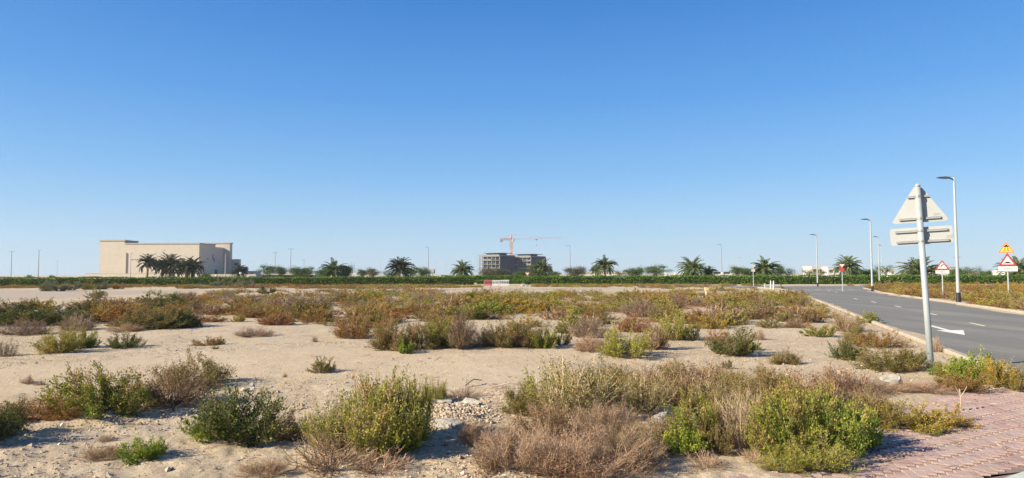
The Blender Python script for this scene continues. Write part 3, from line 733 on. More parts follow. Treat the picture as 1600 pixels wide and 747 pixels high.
def concrete_building(px, Y, L1, L2, floors, fh, label, seed):
    rng = np.random.RandomState(seed); p = at(px, 430, Y); rz = math.radians(-34)
    root = empty('concrete_building', label, 'building', (p[0], Y, 0), rz=rz, group='unfinished concrete buildings')
    # local: near corner at the origin, long lit face runs along -x (facing -y), shaded face along +y at x = 0
    H = floors * fh
    sl = MB(); co = MB(); inf = MB(); bal = MB()
    for k in range(floors + 1):
        z = k * fh; e = .9 if 0 < k < floors else .3
        sl.box2((-L1 - e, -e, z - .28), (e * .3, L2, z))
    nx = max(4, int(L1 / 3.6)); ny = max(3, int(L2 / 4))
    for i in range(nx + 1):
        MB().box((-L1 + .3 + (L1 - .6) * i / nx, .25, H / 2 - .14), (.5, .5, H - .28)).build('column', M['concrete'], root)
    for j in range(1, ny + 1): MB().box((-.27, L2 * j / ny - .3, H / 2 - .14), (.5, .5, H - .28)).build('column', M['concrete'], root)
    for i in range(nx):
        for k in range(floors):
            x0 = -L1 + L1 * i / nx + .25; x1 = -L1 + L1 * (i + 1) / nx - .25; g = rng.rand()
            z0, z1 = k * fh, (k + 1) * fh - .28
            if g < .5:   # block infill with a window opening
                xm = x0 + (x1 - x0) * rng.uniform(.35, .6)
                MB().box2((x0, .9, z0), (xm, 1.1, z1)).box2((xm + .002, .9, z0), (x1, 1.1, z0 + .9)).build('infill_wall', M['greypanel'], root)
            if g > .55: MB().box2((x0 - .2, -.85, z0), (x1 + .2, -.7, z0 + .9)).build('balcony_front', M['concrete'], root)
    sl.build('floor_slabs', M['concrete'], root); pass
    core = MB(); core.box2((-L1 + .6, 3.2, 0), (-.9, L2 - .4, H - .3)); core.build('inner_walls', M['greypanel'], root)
    net = MB()
    for k in range(floors):
        net.box2((.75, .2, k * fh + .25), (.83, L2 - .2, (k + 1) * fh - .12))
    net.box2((.66, .2, .3), (.72, L2 - .2, H)); net.build('safety_net', M['net'], root)
    par = MB(); par.box2((-L1 - .3, -.3, H), (-.2, -.1, H + 1.15)); par.box2((-L1 - .3, -.08, H), (-L1 - .1, L2, H + 1.1)); par.box2((.0, 1, H), (.15, L2, H + 1.0)); par.build('parapet', M['concrete'], root)
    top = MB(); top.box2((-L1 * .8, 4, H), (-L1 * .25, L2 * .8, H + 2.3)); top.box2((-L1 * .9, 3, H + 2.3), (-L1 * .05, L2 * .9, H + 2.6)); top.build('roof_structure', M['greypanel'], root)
    scf = MB()
    for i in range(8):
        x = -L1 - 1 + (L1 + 1.6) * i / 7; scf.tube([(x, -1.7, 0), (x, -1.7, H + .8 + rng.rand())], .07, 4)
    for k in range(floors): scf.tube([(-L1 - 1.2, -1.7, k * fh + 1), (.8, -1.7, k * fh + 1)], .06, 4)
    scf.build('scaffold', M['poledark'], root)
    stubs = MB()
    for i in range(nx * 2): stubs.tube([(-L1 + L1 * i / nx / 2, .25 + rng.rand() * L2 * .5, H), (-L1 + L1 * i / nx / 2, .25 + rng.rand(), H + 1 + rng.rand())], .08, 4)
    stubs.build('starter_bars', M['poledark'], root)
concrete_building(781, 500, 19, 20, 5, 3.05, 'left unfinished concrete block with dark netted side beneath the tower crane', 4)
concrete_building(830, 512, 19, 21, 5, 2.95, 'right unfinished concrete block of the pair, partly behind a palm', 5)

def crane():
    Y = 525; p = at(799, 430, Y)
    root = empty('tower_crane', 'orange tower crane with long pale jib standing behind the concrete buildings', 'crane', (p[0], Y, 0), rz=math.radians(14))
    zj = at(799, 374.5, Y)[2]; zp = at(799, 366, Y)[2]
    def lattice(a, b, w, n, rad, mat, nm):
        a = np.array(a, float); b = np.array(b, float); mb = MB(); d = (b - a) / np.linalg.norm(b - a)
        ref = np.array([0, 1.0, 0]) if abs(d[1]) < .9 else np.array([1.0, 0, 0]); u = np.cross(d, ref); u /= np.linalg.norm(u); v = np.cross(d, u)
        cs = [(-1, -1), (1, -1), (1, 1), (-1, 1)]
        for i, j in cs: mb.tube([a + (u * i + v * j) * w / 2, b + (u * i + v * j) * w / 2], rad, 4)
        for k in range(n):
            s = a + (b - a) * k / n; e = a + (b - a) * (k + 1) / n
            for q in range(4):
                c0, c1 = cs[q], cs[(q + 1) % 4]
                if k % 2: c0, c1 = c1, c0
                mb.tube([s + (u * c0[0] + v * c0[1]) * w / 2, e + (u * c1[0] + v * c1[1]) * w / 2], rad * .7, 3)
                mb.tube([s + (u * c0[0] + v * c0[1]) * w / 2, s + (u * c1[0] + v * c1[1]) * w / 2], rad * .7, 3)
        return mb.build(nm, mat, root)
    lattice((0, 0, 0), (0, 0, zj), 1.9, 22, .12, M['crane'], 'mast')
    lattice((0, 0, zj + .4), (41.5, 0, zj + 1.8), .95, 30, .042, M['jib'], 'jib')
    lattice((0, 0, zj + .4), (-9.5, 0, zj + .1), 1.2, 7, .13, M['crane'], 'counter_jib')
    lattice((0, 0, zj + .4), (.3, 0, zp), 1.0, 5, .13, M['crane'], 'peak')
    mb = MB(); mb.box((1.3, -1.4, zj - .6), (1.6, 1.4, 2.2)); mb.build('cab', M['white'], root)
    mb = MB(); mb.box((-8.3, 0, zj - 1.0), (2.6, 1.5, 2.0)); mb.build('counterweight', M['craneweight'], root)
    mb = MB(); mb.tube([(.3, 0, zp), (27, 0, zj + 1.7)], .05, 3); mb.tube([(.3, 0, zp), (-8.8, 0, zj + .6)], .05, 3); mb.build('tie_bars', M['crane'], root)
    mb = MB(); mb.box((20.5, 0, zj + .2), (1.4, 1.2, .6)); mb.tube([(20.5, 0, zj + .2), (20.5, 0, zj - 4)], .09, 4); mb.box((20.5, 0, zj - 4.3), (.5, .4, 1.0)); mb.build('hook_block', M['poledark'], root)
crane()

def low_block(name, px0, px1, ytop, Y, depth, mat, label, cat='building', wins=0, roof=None):
    x0 = (px0 - 800) / F * Y; x1 = (px1 - 800) / F * Y; z = at((px0 + px1) / 2, ytop, Y)[2]
    root = empty(name, label, cat, (x0, Y, 0)); W = x1 - x0
    mb = MB(); mb.box2((0, 0, 0), (W, depth, z)); mb.build('wall', mat, root)
    mb = MB(); mb.box2((-.15, -.15, z), (W + .15, depth + .15, z + .25)); mb.build('parapet', roof or mat, root)
    for i in range(wins):
        mb = MB(); cx = W * (i + .5) / wins; f = mb.box2((cx - W * .14, -.05, z * .52), (cx + W * .14, -.01, z * .80)); o = mb.build('window', M['glass'], root)
    return root
low_block('white_building', 409, 492, 427.5, 190, 8, M['wall'], 'long low white building behind the hedge right of the beige annexes', wins=9)
low_block('beige_annexe', 387, 400, 424.5, 270, 6, M['beige'], 'small low beige outbuilding right of the big beige building', wins=1)
def tent():
    Y = 170; x0 = (522 - 800) / F * Y; x1 = (584 - 800) / F * Y
    root = empty('white_canopy', 'long white canopy roof low behind the hedge beside the wide palm', 'canopy', (x0, Y, 0)); W = x1 - x0
    mb = MB(); mb.prism([(0, 1.75), (W * .28, 2.15), (W * .92, 2.12), (W, 1.8), (W, 1.66), (0, 1.62)], 0, 5); mb.build('roof', M['wall'], root)
    for x in (.3, W * .35, W * .68, W - .3): MB().tube([(x, .3, 0), (x, .3, 1.75)], .07, 6).build('post', M['pole'], root)
tent()
def billboard():
    Y = 150; p = at(674, 430, Y); px = Y / F
    root = empty('billboard', 'small blank white billboard on two posts above the hedge', 'billboard', (p[0], Y, 0))
    z0 = at(674, 427.5, Y)[2]; z1 = at(674, 420, Y)[2]; mb = MB(); mb.box2((-5.5 * px, 0, z0), (4.0 * px, .12, z1)); mb.build('panel', M['white'], root)
    mb = MB(); mb.box2((4.1 * px, .02, z0), (5.4 * px, .2, z1 - .1)); mb.build('side_panel', M['greypanel'], root)
    for x in (-3.5, 2.5): MB().tube([(x * px, .06, 0), (x * px, .06, z0)], .08, 6).build('post', M['poledark'], root)
billboard()
low_block('yard_wall', 905, 985, 426.5, 200, .4, M['villa'], 'low cream yard wall behind the ragged palm', cat='wall')
def pillar_wall():
    Y = 190; x0 = (1040 - 800) / F * Y; x1 = (1172 - 800) / F * Y
    root = empty('pillared_fence', 'pale fence with white pillars behind the hedge left of the bollards', 'fence', (x0, Y, 0)); W = x1 - x0
    mb = MB(); mb.box2((0, 0, 0), (W, .2, 1.7)); mb.build('wall', M['villa'], root)
    for i in range(10):
        x = W * i / 9; MB().box2((x - .3, -.15, 0), (x + .3, .35, 2.25)).build('pillar', M['wall'], root)
    mb = MB(); mb.box2((W * .60, 2, 0), (W * .80, 6, 2.3)); mb.build('dark_shed', M['greypanel'], root)
pillar_wall()
low_block('villa', 1268, 1288, 417, 260, 8, M['villa'], 'cream villa half hidden by bare trees, left of two', wins=2)
low_block('villa', 1293, 1312, 418, 255, 8, M['wall'], 'bright white villa left of the give way sign', wins=2)
low_block('villa', 1287, 1294, 422, 258, 6, M['villapink'], 'narrow pinkish link between the cream and the white villa', wins=0)
low_block('villa', 1452, 1492, 418, 230, 9, M['villa'], 'wide villa with pinkish upper wall behind the bend warning sign', wins=3, roof=M['villapink'])
low_block('villa', 1517, 1545, 425, 230, 9, M['villapink'], 'low pinkish villa between street lamp and warning triangles', wins=2)
low_block('villa', 1578, 1610, 424, 220, 9, M['wall'], 'white villa behind the palm at the right edge', wins=2)
low_block('villa', 1390, 1398, 421, 240, 6, M['wall'], 'small white tower house right of the tall sparse tree', wins=1)

# ------------------------------------------------------------------ lamps
def street_lamp(px, ytop, H, label, arm=-1.0, Y=None, mat='pole', twin=False, group='street lamps along the road', base=True, r=.075):
    Y = Y or (H - CAM_H) * F / (hz(px) - ytop)
    p = at(px, ytop, Y); x, y = p[0], Y
    root = empty('street_lamp', label, 'street lamp', (x, y, gz(x, y)), group=group)
    MB().tube([(0, 0, 0), (0, 0, H * .5), (0, 0, H)], [r, r * .8, r * .55], 10).build('pole', M[mat], root, smooth=False)
    if base:
        MB().tube([(0, 0, 0), (0, 0, .62)], r * 1.22, 10).build('base_sleeve', M['black'], root)
        MB().box((0, 0, .02), (.34, .34, .05)).build('base_plate', M['poledark'], root)
    for s in ((arm,) if not twin else (-abs(arm), abs(arm))):
        hd = MB(); L = abs(s); d = 1 if s > 0 else -1
        hd.tube([(0, 0, H - .12), (d * L * .35, 0, H - .02)], r * .4, 6)
        prof = [(d * L * .3, H - .06), (d * L * .62, H - .06), (d * L, H - .01), (d * L, H + .02), (d * L * .6, H + .05), (d * L * .3, H + .02)]
        hd.prism(prof if d > 0 else prof[::-1], -.14, .14); hd.build('lamp_head', M['lamp'], root)
    return root
street_lamp(1490.5, 277.5, 7.2, 'nearest white street lamp with black base, just right of the tall sign', -.95, r=.10)
street_lamp(1359.5, 335.6, 7.2, 'second nearest white street lamp across the road', -.9, Y=66, r=.10)
street_lamp(1275.5, 366, 7.2, 'white street lamp at the far end of the road', -.9, Y=92, r=.10)
street_lamp(1372, 371, 7.2, 'white street lamp set back between the second nearest lamp and the tall sign', -.7, Y=100, r=.085)
street_lamp(1377, 381, 8.0, 'thin far street lamp right behind the set back one', -.7, Y=150, r=.08)
DG = 'tall thin lamps far behind the hedge'
for px, yt, tw, lab in ((18.5, 393, 1, 'thin twin headed far lamp at the left edge of the view'), (61, 391, 0, 'thin single headed far lamp second from the left edge'),
                        (430, 394.5, 1, 'thin far lamp above the left end of the white building'), (454.5, 389, 1, 'tallest twin headed far lamp above the white building'),
                        (475, 406, 1, 'shorter twin headed far lamp above the right end of the white building'), (669.5, 386.5, 0, 'thin far lamp rising above the small billboard'),
                        (1127, 382, 0, 'thin dark far lamp right of the big pale palm'), (890.5, 384, 0, 'thin far lamp right of the construction crane'),
                        (1495, 402, 1, 'short pale mast with white head right behind the near street lamp')):
    street_lamp(px, yt, 12 if px < 1400 else 7, lab, (.9 if px == 61 else -1.3), mat='poledark', twin=bool(tw), group=DG, base=False, r=.17 if px < 1300 else .3)
for px, yt, lab in ((89.5, 408, 'faint far lamp between the second lamp and the beige building'), (101, 422, 'faintest shortest lamp left of the beige building'), (554, 411, 'faint far lamp right of the wide palm'),
                    (594, 412.5, 'faint far lamp left of the full dark palm'), (682, 410, 'faint far lamp right of the small billboard'), (697, 412, 'faint far lamp left of the short round palm'), (1156, 402, 'pale slim mast left of the T shaped sign post'),
                    (1059, 408, 'faint far lamp left of the big pale palm')):
    street_lamp(px, yt, 12, lab, -1.2, mat='pole', twin=True, group=DG, base=False, r=.15)
for px, yt, Y, lab in ((204.5, 396, 205, 'pale lamp post before the beige wall left of the palms'), (256, 391, 205, 'pale lamp post rising between the palms before the beige wall'), (352.5, 396, 200, 'pale lamp post before the shaded side of the beige building')):
    street_lamp(px, yt, at(px, yt, Y)[2], lab, .6, Y=Y, mat='pole', group='lamp posts beside the beige building', base=False, r=.12)

# ------------------------------------------------------------------ signs
def basis(px, Y, turn=0.0):
    """rotation that turns a sign's -y face to the viewer"""
    p = at(px, hz(px), Y); return p, math.atan2(-p[0], p[1]) + turn
def tri(w, inv=False, r=.045):
    h = w * .866; pts = [(-w / 2, 0), (w / 2, 0), (0, h)] if not inv else [(-w / 2, h), (0, 0), (w / 2, h)]
    P = np.array(pts, float); out_ = []
    for i in range(3):
        a, b, c = P[i - 1], P[i], P[(i + 1) % 3]; u = (a - b) / np.linalg.norm(a - b); v = (c - b) / np.linalg.norm(c - b)
        s = b + u * r * 1.6; e = b + v * r * 1.6
        for t in (0, .33, .67, 1): out_.append((1 - t) ** 2 * s + 2 * t * (1 - t) * b + t * t * e)
    out_ = np.array(out_); 
    a2 = sum(out_[i][0] * out_[(i + 1) % len(out_)][1] - out_[(i + 1) % len(out_)][0] * out_[i][1] for i in range(len(out_)))
    return out_ if a2 > 0 else out_[::-1]
def inner(pts, k): c = (np.array([pts[:, 0].mean(), pts[:, 1].mean()])); return c + (pts - c) * k
def rrect(w, h, r=.03):
    o = []
    for cx, cy, a0 in ((w / 2 - r, h - r, 0), (-w / 2 + r, h - r, 90), (-w / 2 + r, r, 180), (w / 2 - r, r, 270)):
        for t in (0, 30, 60, 90): o.append((cx + r * math.cos(math.radians(a0 + t)), cy + r * math.sin(math.radians(a0 + t))))
    return np.array(o)
def text_part(s, size, parent, x, y, z, mat):
    cu = bpy.data.curves.new('lettering', 'FONT'); cu.body = s; cu.size = size; cu.align_x = 'CENTER'; cu.align_y = 'CENTER'; cu.extrude = .002
    tmp = bpy.data.objects.new('lettering', cu); COL.objects.link(tmp)
    dg = bpy.context.evaluated_depsgraph_get(); me = bpy.data.meshes.new_from_object(tmp.evaluated_get(dg)); bpy.data.objects.remove(tmp)
    me.materials.clear(); me.materials.append(mat); o = link('lettering', me, parent, (x, y, z)); o.rotation_euler = (math.pi / 2, 0, 0); return o

def big_sign():
    Y = 12.3; px = 1450.5; p, rz = basis(px, Y); p = ground(1450, 575 + 2); Y = 12.3; p = p * (Y / p[1]) + np.array([.06, 0, 0])
    root = empty('traffic_sign', 'tall road sign seen from behind, grey triangle above a rectangular plate', 'traffic sign', (p[0], Y, gz(p[0], Y)), rz=rz)
    g0 = root.location.z - .035; Zz = lambda py: at(1437, py, Y)[2] - g0
    zt0, zt1 = Zz(350), Zz(286); w_ = .93
    MB().tube([(0, -.10, -.3), (0, -.10, 1.2), (0, -.10, Zz(294.5))], [.054, .052, .051], 16).build('pole', M['pole'], root, smooth=True)
    MB().tube([(0, -.10, Zz(294.5)), (0, -.10, Zz(294.5) + .025)], [.06, .05], 14).build('pole_cap', M['rail'], root)
    T = tri(w_, r=.05) * np.array([1, (zt1 - zt0) / (w_ * .866)]) + [0, zt0]
    MB().prism(T, 0, .004).build('triangle_plate', M['signback'], root)
    # painted face looks away from the viewer, to the approaching traffic
    MB().prism(T, .006, .009).build('triangle_face', M['red'], root)
    MB().prism(inner(T, .72), .012, .014).build('triangle_field', M['white'], root)
    q0, q1 = Zz(384.5), Zz(357.5)
    Q = rrect(.985, q1 - q0, .04) + [0, q0]; MB().prism(Q, 0, .004).build('rectangle_plate', M['signback'], root)
    MB().prism(inner(Q, .96), .007, .009).build('rectangle_face', M['white'], root)
    def rail(z, x0, x1):
        mb = MB(); mb.box2((x0, -.036, z - .017), (x1, -.002, z + .017)); mb.box2((x0, -.041, z + .010), (x1, -.0365, z + .019)); mb.box2((x0, -.041, z - .019), (x1, -.0365, z - .010))
        o = mb.build('mounting_rail', M['rail'], root)
        MB().tube([(0, -.10, z - .018), (0, -.10, z + .018)], .062, 14).build('clamp', M['rail'], o)
    root.rotation_euler = (0, math.radians(-2.1), rz)
    rail(Zz(309.5), -.17, .18); rail(Zz(344), -.33, .33); rail(Zz(363.5), -.41, .42); rail(Zz(382 - 2.2), -.40, .43)
    for x, z, wd, hh in ((.265, Zz(338.5), .10, .045), (.435, Zz(374), .10, .05)):
        o = MB().box((x, -.003, z), (wd, .003, hh)).build('sticker', M['sticker'], root)
        mb = MB()
        for r_ in range(3):
            xx = -wd * .45
            while xx < wd * .4:
                l = R.uniform(.006, .02); mb.box((x + xx + l / 2, -.0056, z + (r_ - 1) * hh * .28), (l, .0015, hh * .13)); xx += l + .006
        mb.build('print', M['ink'], o)
big_sign()

def sign_post(root, Y, zt, r=.04): MB().tube([(0, .06, -.3), (0, .06, zt)], r, 10).build('pole', M['pole'], root)
def warning_pair():
    Y = 41.5; p, rz = basis(1575, Y, .12); z0 = gz(p[0], Y)
    root = empty('traffic_sign', 'white pole with yellow slippery road triangle above a red bump triangle', 'traffic sign', (p[0], Y, z0), rz=rz)
    Zz = lambda py: at(1574, py, Y)[2] - z0
    sign_post(root, Y, Zz(381))
    T = tri(.84) * [1, .95] + [-.04, Zz(395)]
    o = MB().prism(T, -.02, 0).build('amber_triangle', M['orange'], root); MB().prism(inner(T, .80), -.026, -.021).build('field', M['yellow'], o)
    z = Zz(393.6); mb = MB(); cx = -.04
    mb.prism([(cx - .12, z + .30), (cx + .12, z + .30), (cx + .12, z + .37), (cx + .07, z + .38), (cx + .04, z + .45), (cx - .04, z + .45), (cx - .07, z + .38), (cx - .12, z + .37)], -.034, -.028)
    for s in (-1, 1):
        mb.tube([(cx + s * .04, -.03, z + .27), (cx + s * .10, -.03, z + .20), (cx + s * .04, -.03, z + .13), (cx + s * .14, -.03, z + .05)], .022, 5)
    mb.build('symbol', M['black'], o)
    T = tri(.92) + [0, Zz(415.2)]
    o = MB().prism(T, -.02, 0).build('red_triangle', M['red'], root); MB().prism(inner(T, .68), -.026, -.021).build('field', M['white'], o)
    z = Zz(413); b = [(-.22, z + .06), (.22, z + .06), (.22, z + .085), (.14, z + .10), (.07, z + .155), (0, z + .17), (-.07, z + .155), (-.14, z + .10), (-.22, z + .085)]
    MB().prism(b, -.034, -.028).build('symbol', M['black'], o)
    q0, q1 = Zz(424), Zz(416); MB().prism(rrect(.98, q1 - q0, .03) + [0, q0], -.02, 0).build('distance_plate', M['white'], root)
    text_part('< 100m >', .2, root, 0, -.024, (q0 + q1) / 2, M['ink'])
warning_pair()
def bend_sign():
    Y = 46; p, rz = basis(1472.5, Y, .1); z0 = gz(p[0], Y)
    root = empty('traffic_sign', 'white pole with red bordered bend warning triangle above a small plate', 'traffic sign', (p[0], Y, z0), rz=rz)
    Zz = lambda py: at(1472, py, Y)[2] - z0
    sign_post(root, Y, Zz(411))
    T = tri(.84) * [1, .93] + [0, Zz(421.5)]; o = MB().prism(T, -.02, 0).build('red_triangle', M['red'], root); MB().prism(inner(T, .70), -.026, -.021).build('field', M['white'], o)
    z = Zz(419); MB().tube([(-.08, -.03, z + .05), (-.07, -.03, z + .14), (0, -.03, z + .21), (.08, -.03, z + .25)], .025, 5).build('symbol', M['black'], o)
    q0, q1 = Zz(427.5), Zz(422.3); MB().prism(rrect(.80, q1 - q0, .03) + [0, q0], -.02, 0).build('distance_plate', M['white'], root)
    text_part('100m', .17, root, 0, -.024, (q0 + q1) / 2, M['ink'])
bend_sign()
def give_way(px, Y, yt, yb, w_, label, plate=False, back=False):
    p, rz = basis(px, Y); z0 = gz(p[0], Y) if Y < 100 else 0
    root = empty('traffic_sign', label, 'traffic sign', (p[0], Y, z0), rz=rz); Zz = lambda py: at(px, py, Y)[2] - z0
    sign_post(root, Y, Zz(yt + 1), .045 if Y < 100 else .06)
    T = tri(w_, True) * [1, (Zz(yt) - Zz(yb)) / (w_ * .866)] + [0, Zz(yb)]
    o = MB().prism(T, -.02, 0).build('triangle', M['signback' if back else 'red'], root)
    if not back: MB().prism(inner(T, .74), -.026, -.021).build('field', M['white'], o)
    if plate:
        MB().prism(rrect(w_ * .62, .36, .03) + [0, Zz(yb) - .38], -.02, 0).build('plate', M['red' if not back else 'signback'], root)
give_way(1316, 66, 412.5, 418.5, .62, 'red and white give way sign with red plate across the road', plate=True)
give_way(824, 121, 425.5, 432, .95, 'red and white give way sign at the gap in the hedge')
give_way(1177, 84, 413.5, 420, .70, 'T shaped sign post seen from behind left of the white bollards', back=True, plate=True)

# ------------------------------------------------------------------ barriers, bollards, posts
def barrier(px0, px1, Y, h, mat, label, holes=0):
    x0 = (px0 - 800) / F * Y; x1 = (px1 - 800) / F * Y; W = x1 - x0 - .03
    root = empty('road_barrier', label, 'barrier', (x0, Y, gz(x0, Y)))
    mb = MB(); prof = [(-.26, 0), (.26, 0), (.24, .22), (.11, .42), (.08, h), (-.08, h), (-.11, .42), (-.24, .22)]
    Mx = np.array([[0, 1, 0], [1, 0, 0], [0, 0, 1.0]]); mb.prism(prof[::-1], 0, W, M=Mx)
    n = 6
    for i in range(n): mb.box((W * (i + .5) / n, -.17, .48), (W / n * .35, .14, h * .62))
    mb.build('body', M[mat], root)
    if holes:
        mb = MB()
        for i in range(holes): mb.box((W * (i + .5) / holes, -.245, h * .62), (.16, .03, .16))  # solid dark blocks on the face stand in for the shade inside holes
        mb.build('openings', M['dark'], root)
barrier(756, 769, 102, .82, 'barred', 'red plastic road barrier at the left of the row in the gap')
barrier(769, 782.5, 102, .84, 'barwhite', 'ribbed white plastic barrier in the middle of the row')
barrier(782.5, 795.5, 102, .86, 'barwhite', 'white plastic barrier with three dark openings at the right of the row', 3)
for px, py, h, r, lab in ((1195.5, 450, .72, .05, 'thin white bollard, leftmost and smallest of three by the junction'), (1204.5, 452, .95, .075, 'white tapered bollard in the middle of three by the junction'), (1209, 453, .98, .075, 'white tapered bollard, rightmost of three by the junction')):
    p = ground(px, py); z = gz(p[0], p[1])
    root = empty('bollard', lab, 'bollard', (p[0], p[1], z), group='white bollards by the junction')
    MB().tube([(0, 0, -.1), (0, 0, h * .8), (0, 0, h)], [r * 1.5, r, r * .6], 10).build('post', M['white'], root)
    MB().tube([(0, 0, h * .70), (0, 0, h * .76)], r * 1.25, 10).build('collar', M['pole'], root)
p = ground(1104, 463.5); root = empty('marker_post', 'stubby tan concrete marker post with wider head in the scrub', 'marker post', (p[0], p[1], gz(p[0], p[1])))
MB().tube([(0, 0, -.1), (0, 0, .45)], [.10, .085], 8).build('shaft', M['post'], root); MB().box((0, 0, .58), (.24, .24, .26)).build('head', M['post'], root)

def car(px, Y, label):
    p = at(px, 430, Y); root = empty('parked_car', label, 'car', (p[0], Y, 0))
    MB().prism([(-2.1, .35), (2.1, .35), (2.15, .8), (1.3, .95), (.7, 1.5), (-1.3, 1.52), (-1.95, 1.0), (-2.2, .9)], -.85, .85).build('body', M['white'], root)
    MB().prism([(-1.2, 1.0), (1.05, 1.0), (.62, 1.42), (-1.1, 1.42)], -.87, .87).build('windows', M['glass'], root)
    for x in (-1.3, 1.3):
        for y in (-.8, .8): MB().tube([(x, y - .1, .33), (x, y + .1, .33)], .33, 14).build('wheel', M['black'], root)
car(397, 185, 'white car parked behind the hedge right of the beige annexes')
for px, py, Y, lab in ((338.2, 431, 150, 'white globe lamp on a stub behind the hedge by the loading door'), (376, 427, 150, 'white globe lamp behind the hedge before the small palm')):
    p = at(px, py, Y); root = empty('globe_lamp', lab, 'globe lamp', (p[0], Y, 0), group='white globe lamps')
    a = np.linspace(-1.5, 1.5, 9); mb = MB(); mb.tube(np.c_[a * 0, a * 0, p[2] + .28 * np.sin(a)], .28 * np.cos(a) + .01, 12); mb.build('globe', M['white'], root, smooth=True)
    MB().tube([(0, 0, 0), (0, 0, p[2] - .26)], .06, 8).build('post', M['wall'], root)

# ------------------------------------------------------------------ stones and litter
def rock_mesh(seed, sx, sy, sz, mat, name='body', flat=0.0):
    rng = np.random.RandomState(seed); import bmesh
    bm = bmesh.new(); bmesh.ops.create_icosphere(bm, subdivisions=3, radius=1)
    dirs = rng.normal(size=(9, 3)); dirs /= np.linalg.norm(dirs, axis=1, keepdims=True); cut = rng.uniform(.55, .85, 9)
    for v in bm.verts:
        c = np.array(v.co)
        for d, k in zip(dirs, cut):
            e = c @ d - k
            if e > 0: c = c - d * e * .92
        c = c * (1 + .06 * rng.normal()); c = c * np.array([sx, sy, sz]); v.co = c
    me = bpy.data.meshes.new(name); bm.to_mesh(me); bm.free(); me.materials.append(mat); return me
def rock(px, py, wpx, hr, seed, mat, label, name='rock', cat='rock', group=None, rz=0, dr=.7, sink=.25):
    p = ground(px, py); s = wpx / F * p[1] / 2 * 1.12
    o = link(name, rock_mesh(seed, s, s * dr, s * hr, M[mat], name)); o.location = (p[0], p[1], gz(p[0], p[1]) + s * hr * (1 - 2 * sink)); o.rotation_euler = (0, 0, rz)
    return tag(o, label, cat, group)
rock(1395, 603, 34, .66, 1, 'stone', 'pale angular boulder lying among grey dry stems below the tall sign')
rock(1035, 666, 34, .75, 2, 'stonedark', 'grey concrete lump at the foot of the brown twiggy thicket', rz=.6)
rock(1020, 645, 40, .28, 3, 'stone', 'flat whitish rubble piece above the grey concrete lump')
rock(690, 632, 40, .3, 5, 'stone', 'flat slab of rubble half buried on the stone heap by the tall green shrub', rz=-.3)
rock(700, 672, 42, .36, 6, 'stone', 'lower whitish block on the near side of the stone heap')
rock(733, 640, 34, .35, 8, 'stone', 'long sand coloured stone on the right slope of the stone heap', rz=-.5, dr=.4)
rock(512, 628, 24, .16, 9, 'stone', 'thin pale slab lying on the sand left of the tall green shrub')
rock(818, 447.3, 9, .5, 10, 'stone', 'leftmost white rubble lump by the hedge end at the gap', group='white rubble by the hedge end')
rock(823, 447.6, 7, .5, 11, 'stone', 'middle white rubble lump by the hedge end at the gap', group='white rubble by the hedge end')
rock(830, 447.3, 6, .5, 12, 'stone', 'rightmost white rubble lump by the hedge end at the gap', group='white rubble by the hedge end')
rock(424, 461, 6, .6, 13, 'stone', 'small white lump in the far scrub left of the centre')
rock(394, 606, 9, .9, 14, 'stonedark', 'small dark round lump on the sand behind the left olive shrub')
rock(383, 612, 16, .5, 15, 'stone', 'whitish stone beside the small dark lump behind the left olive shrub')
def stick(px0, py0, px1, py1, r, label, z=.03, bend=.06):
    a = ground(px0, py0); b = ground(px1, py1); a[2] = gz(a[0], a[1]) + z; b[2] = gz(b[0], b[1]) + z * 1.5; c = (a + b) / 2 + [0, 0, bend]
    o0 = a.copy(); mb = MB(); mb.tube(np.array([a, (a + c) / 2 + [.0, .02, 0], c, (b + c) / 2, b]) - o0, [r, r, r * .9, r * .8, r * .5], 6)
    o = mb.build('dead_stick', M['wood'], None, loc=tuple(o0)); tag(o, label, 'stick', 'dead sticks on the sand')
stick(726, 609, 753, 602, .012, 'short dead stick lying alone on the smooth sand')
stick(767, 611, 826, 611, .013, 'long dead stick on the sand behind the brown thicket')
stick(143, 576, 153, 575, .014, 'tiny dead stick on the bare sand at the left')

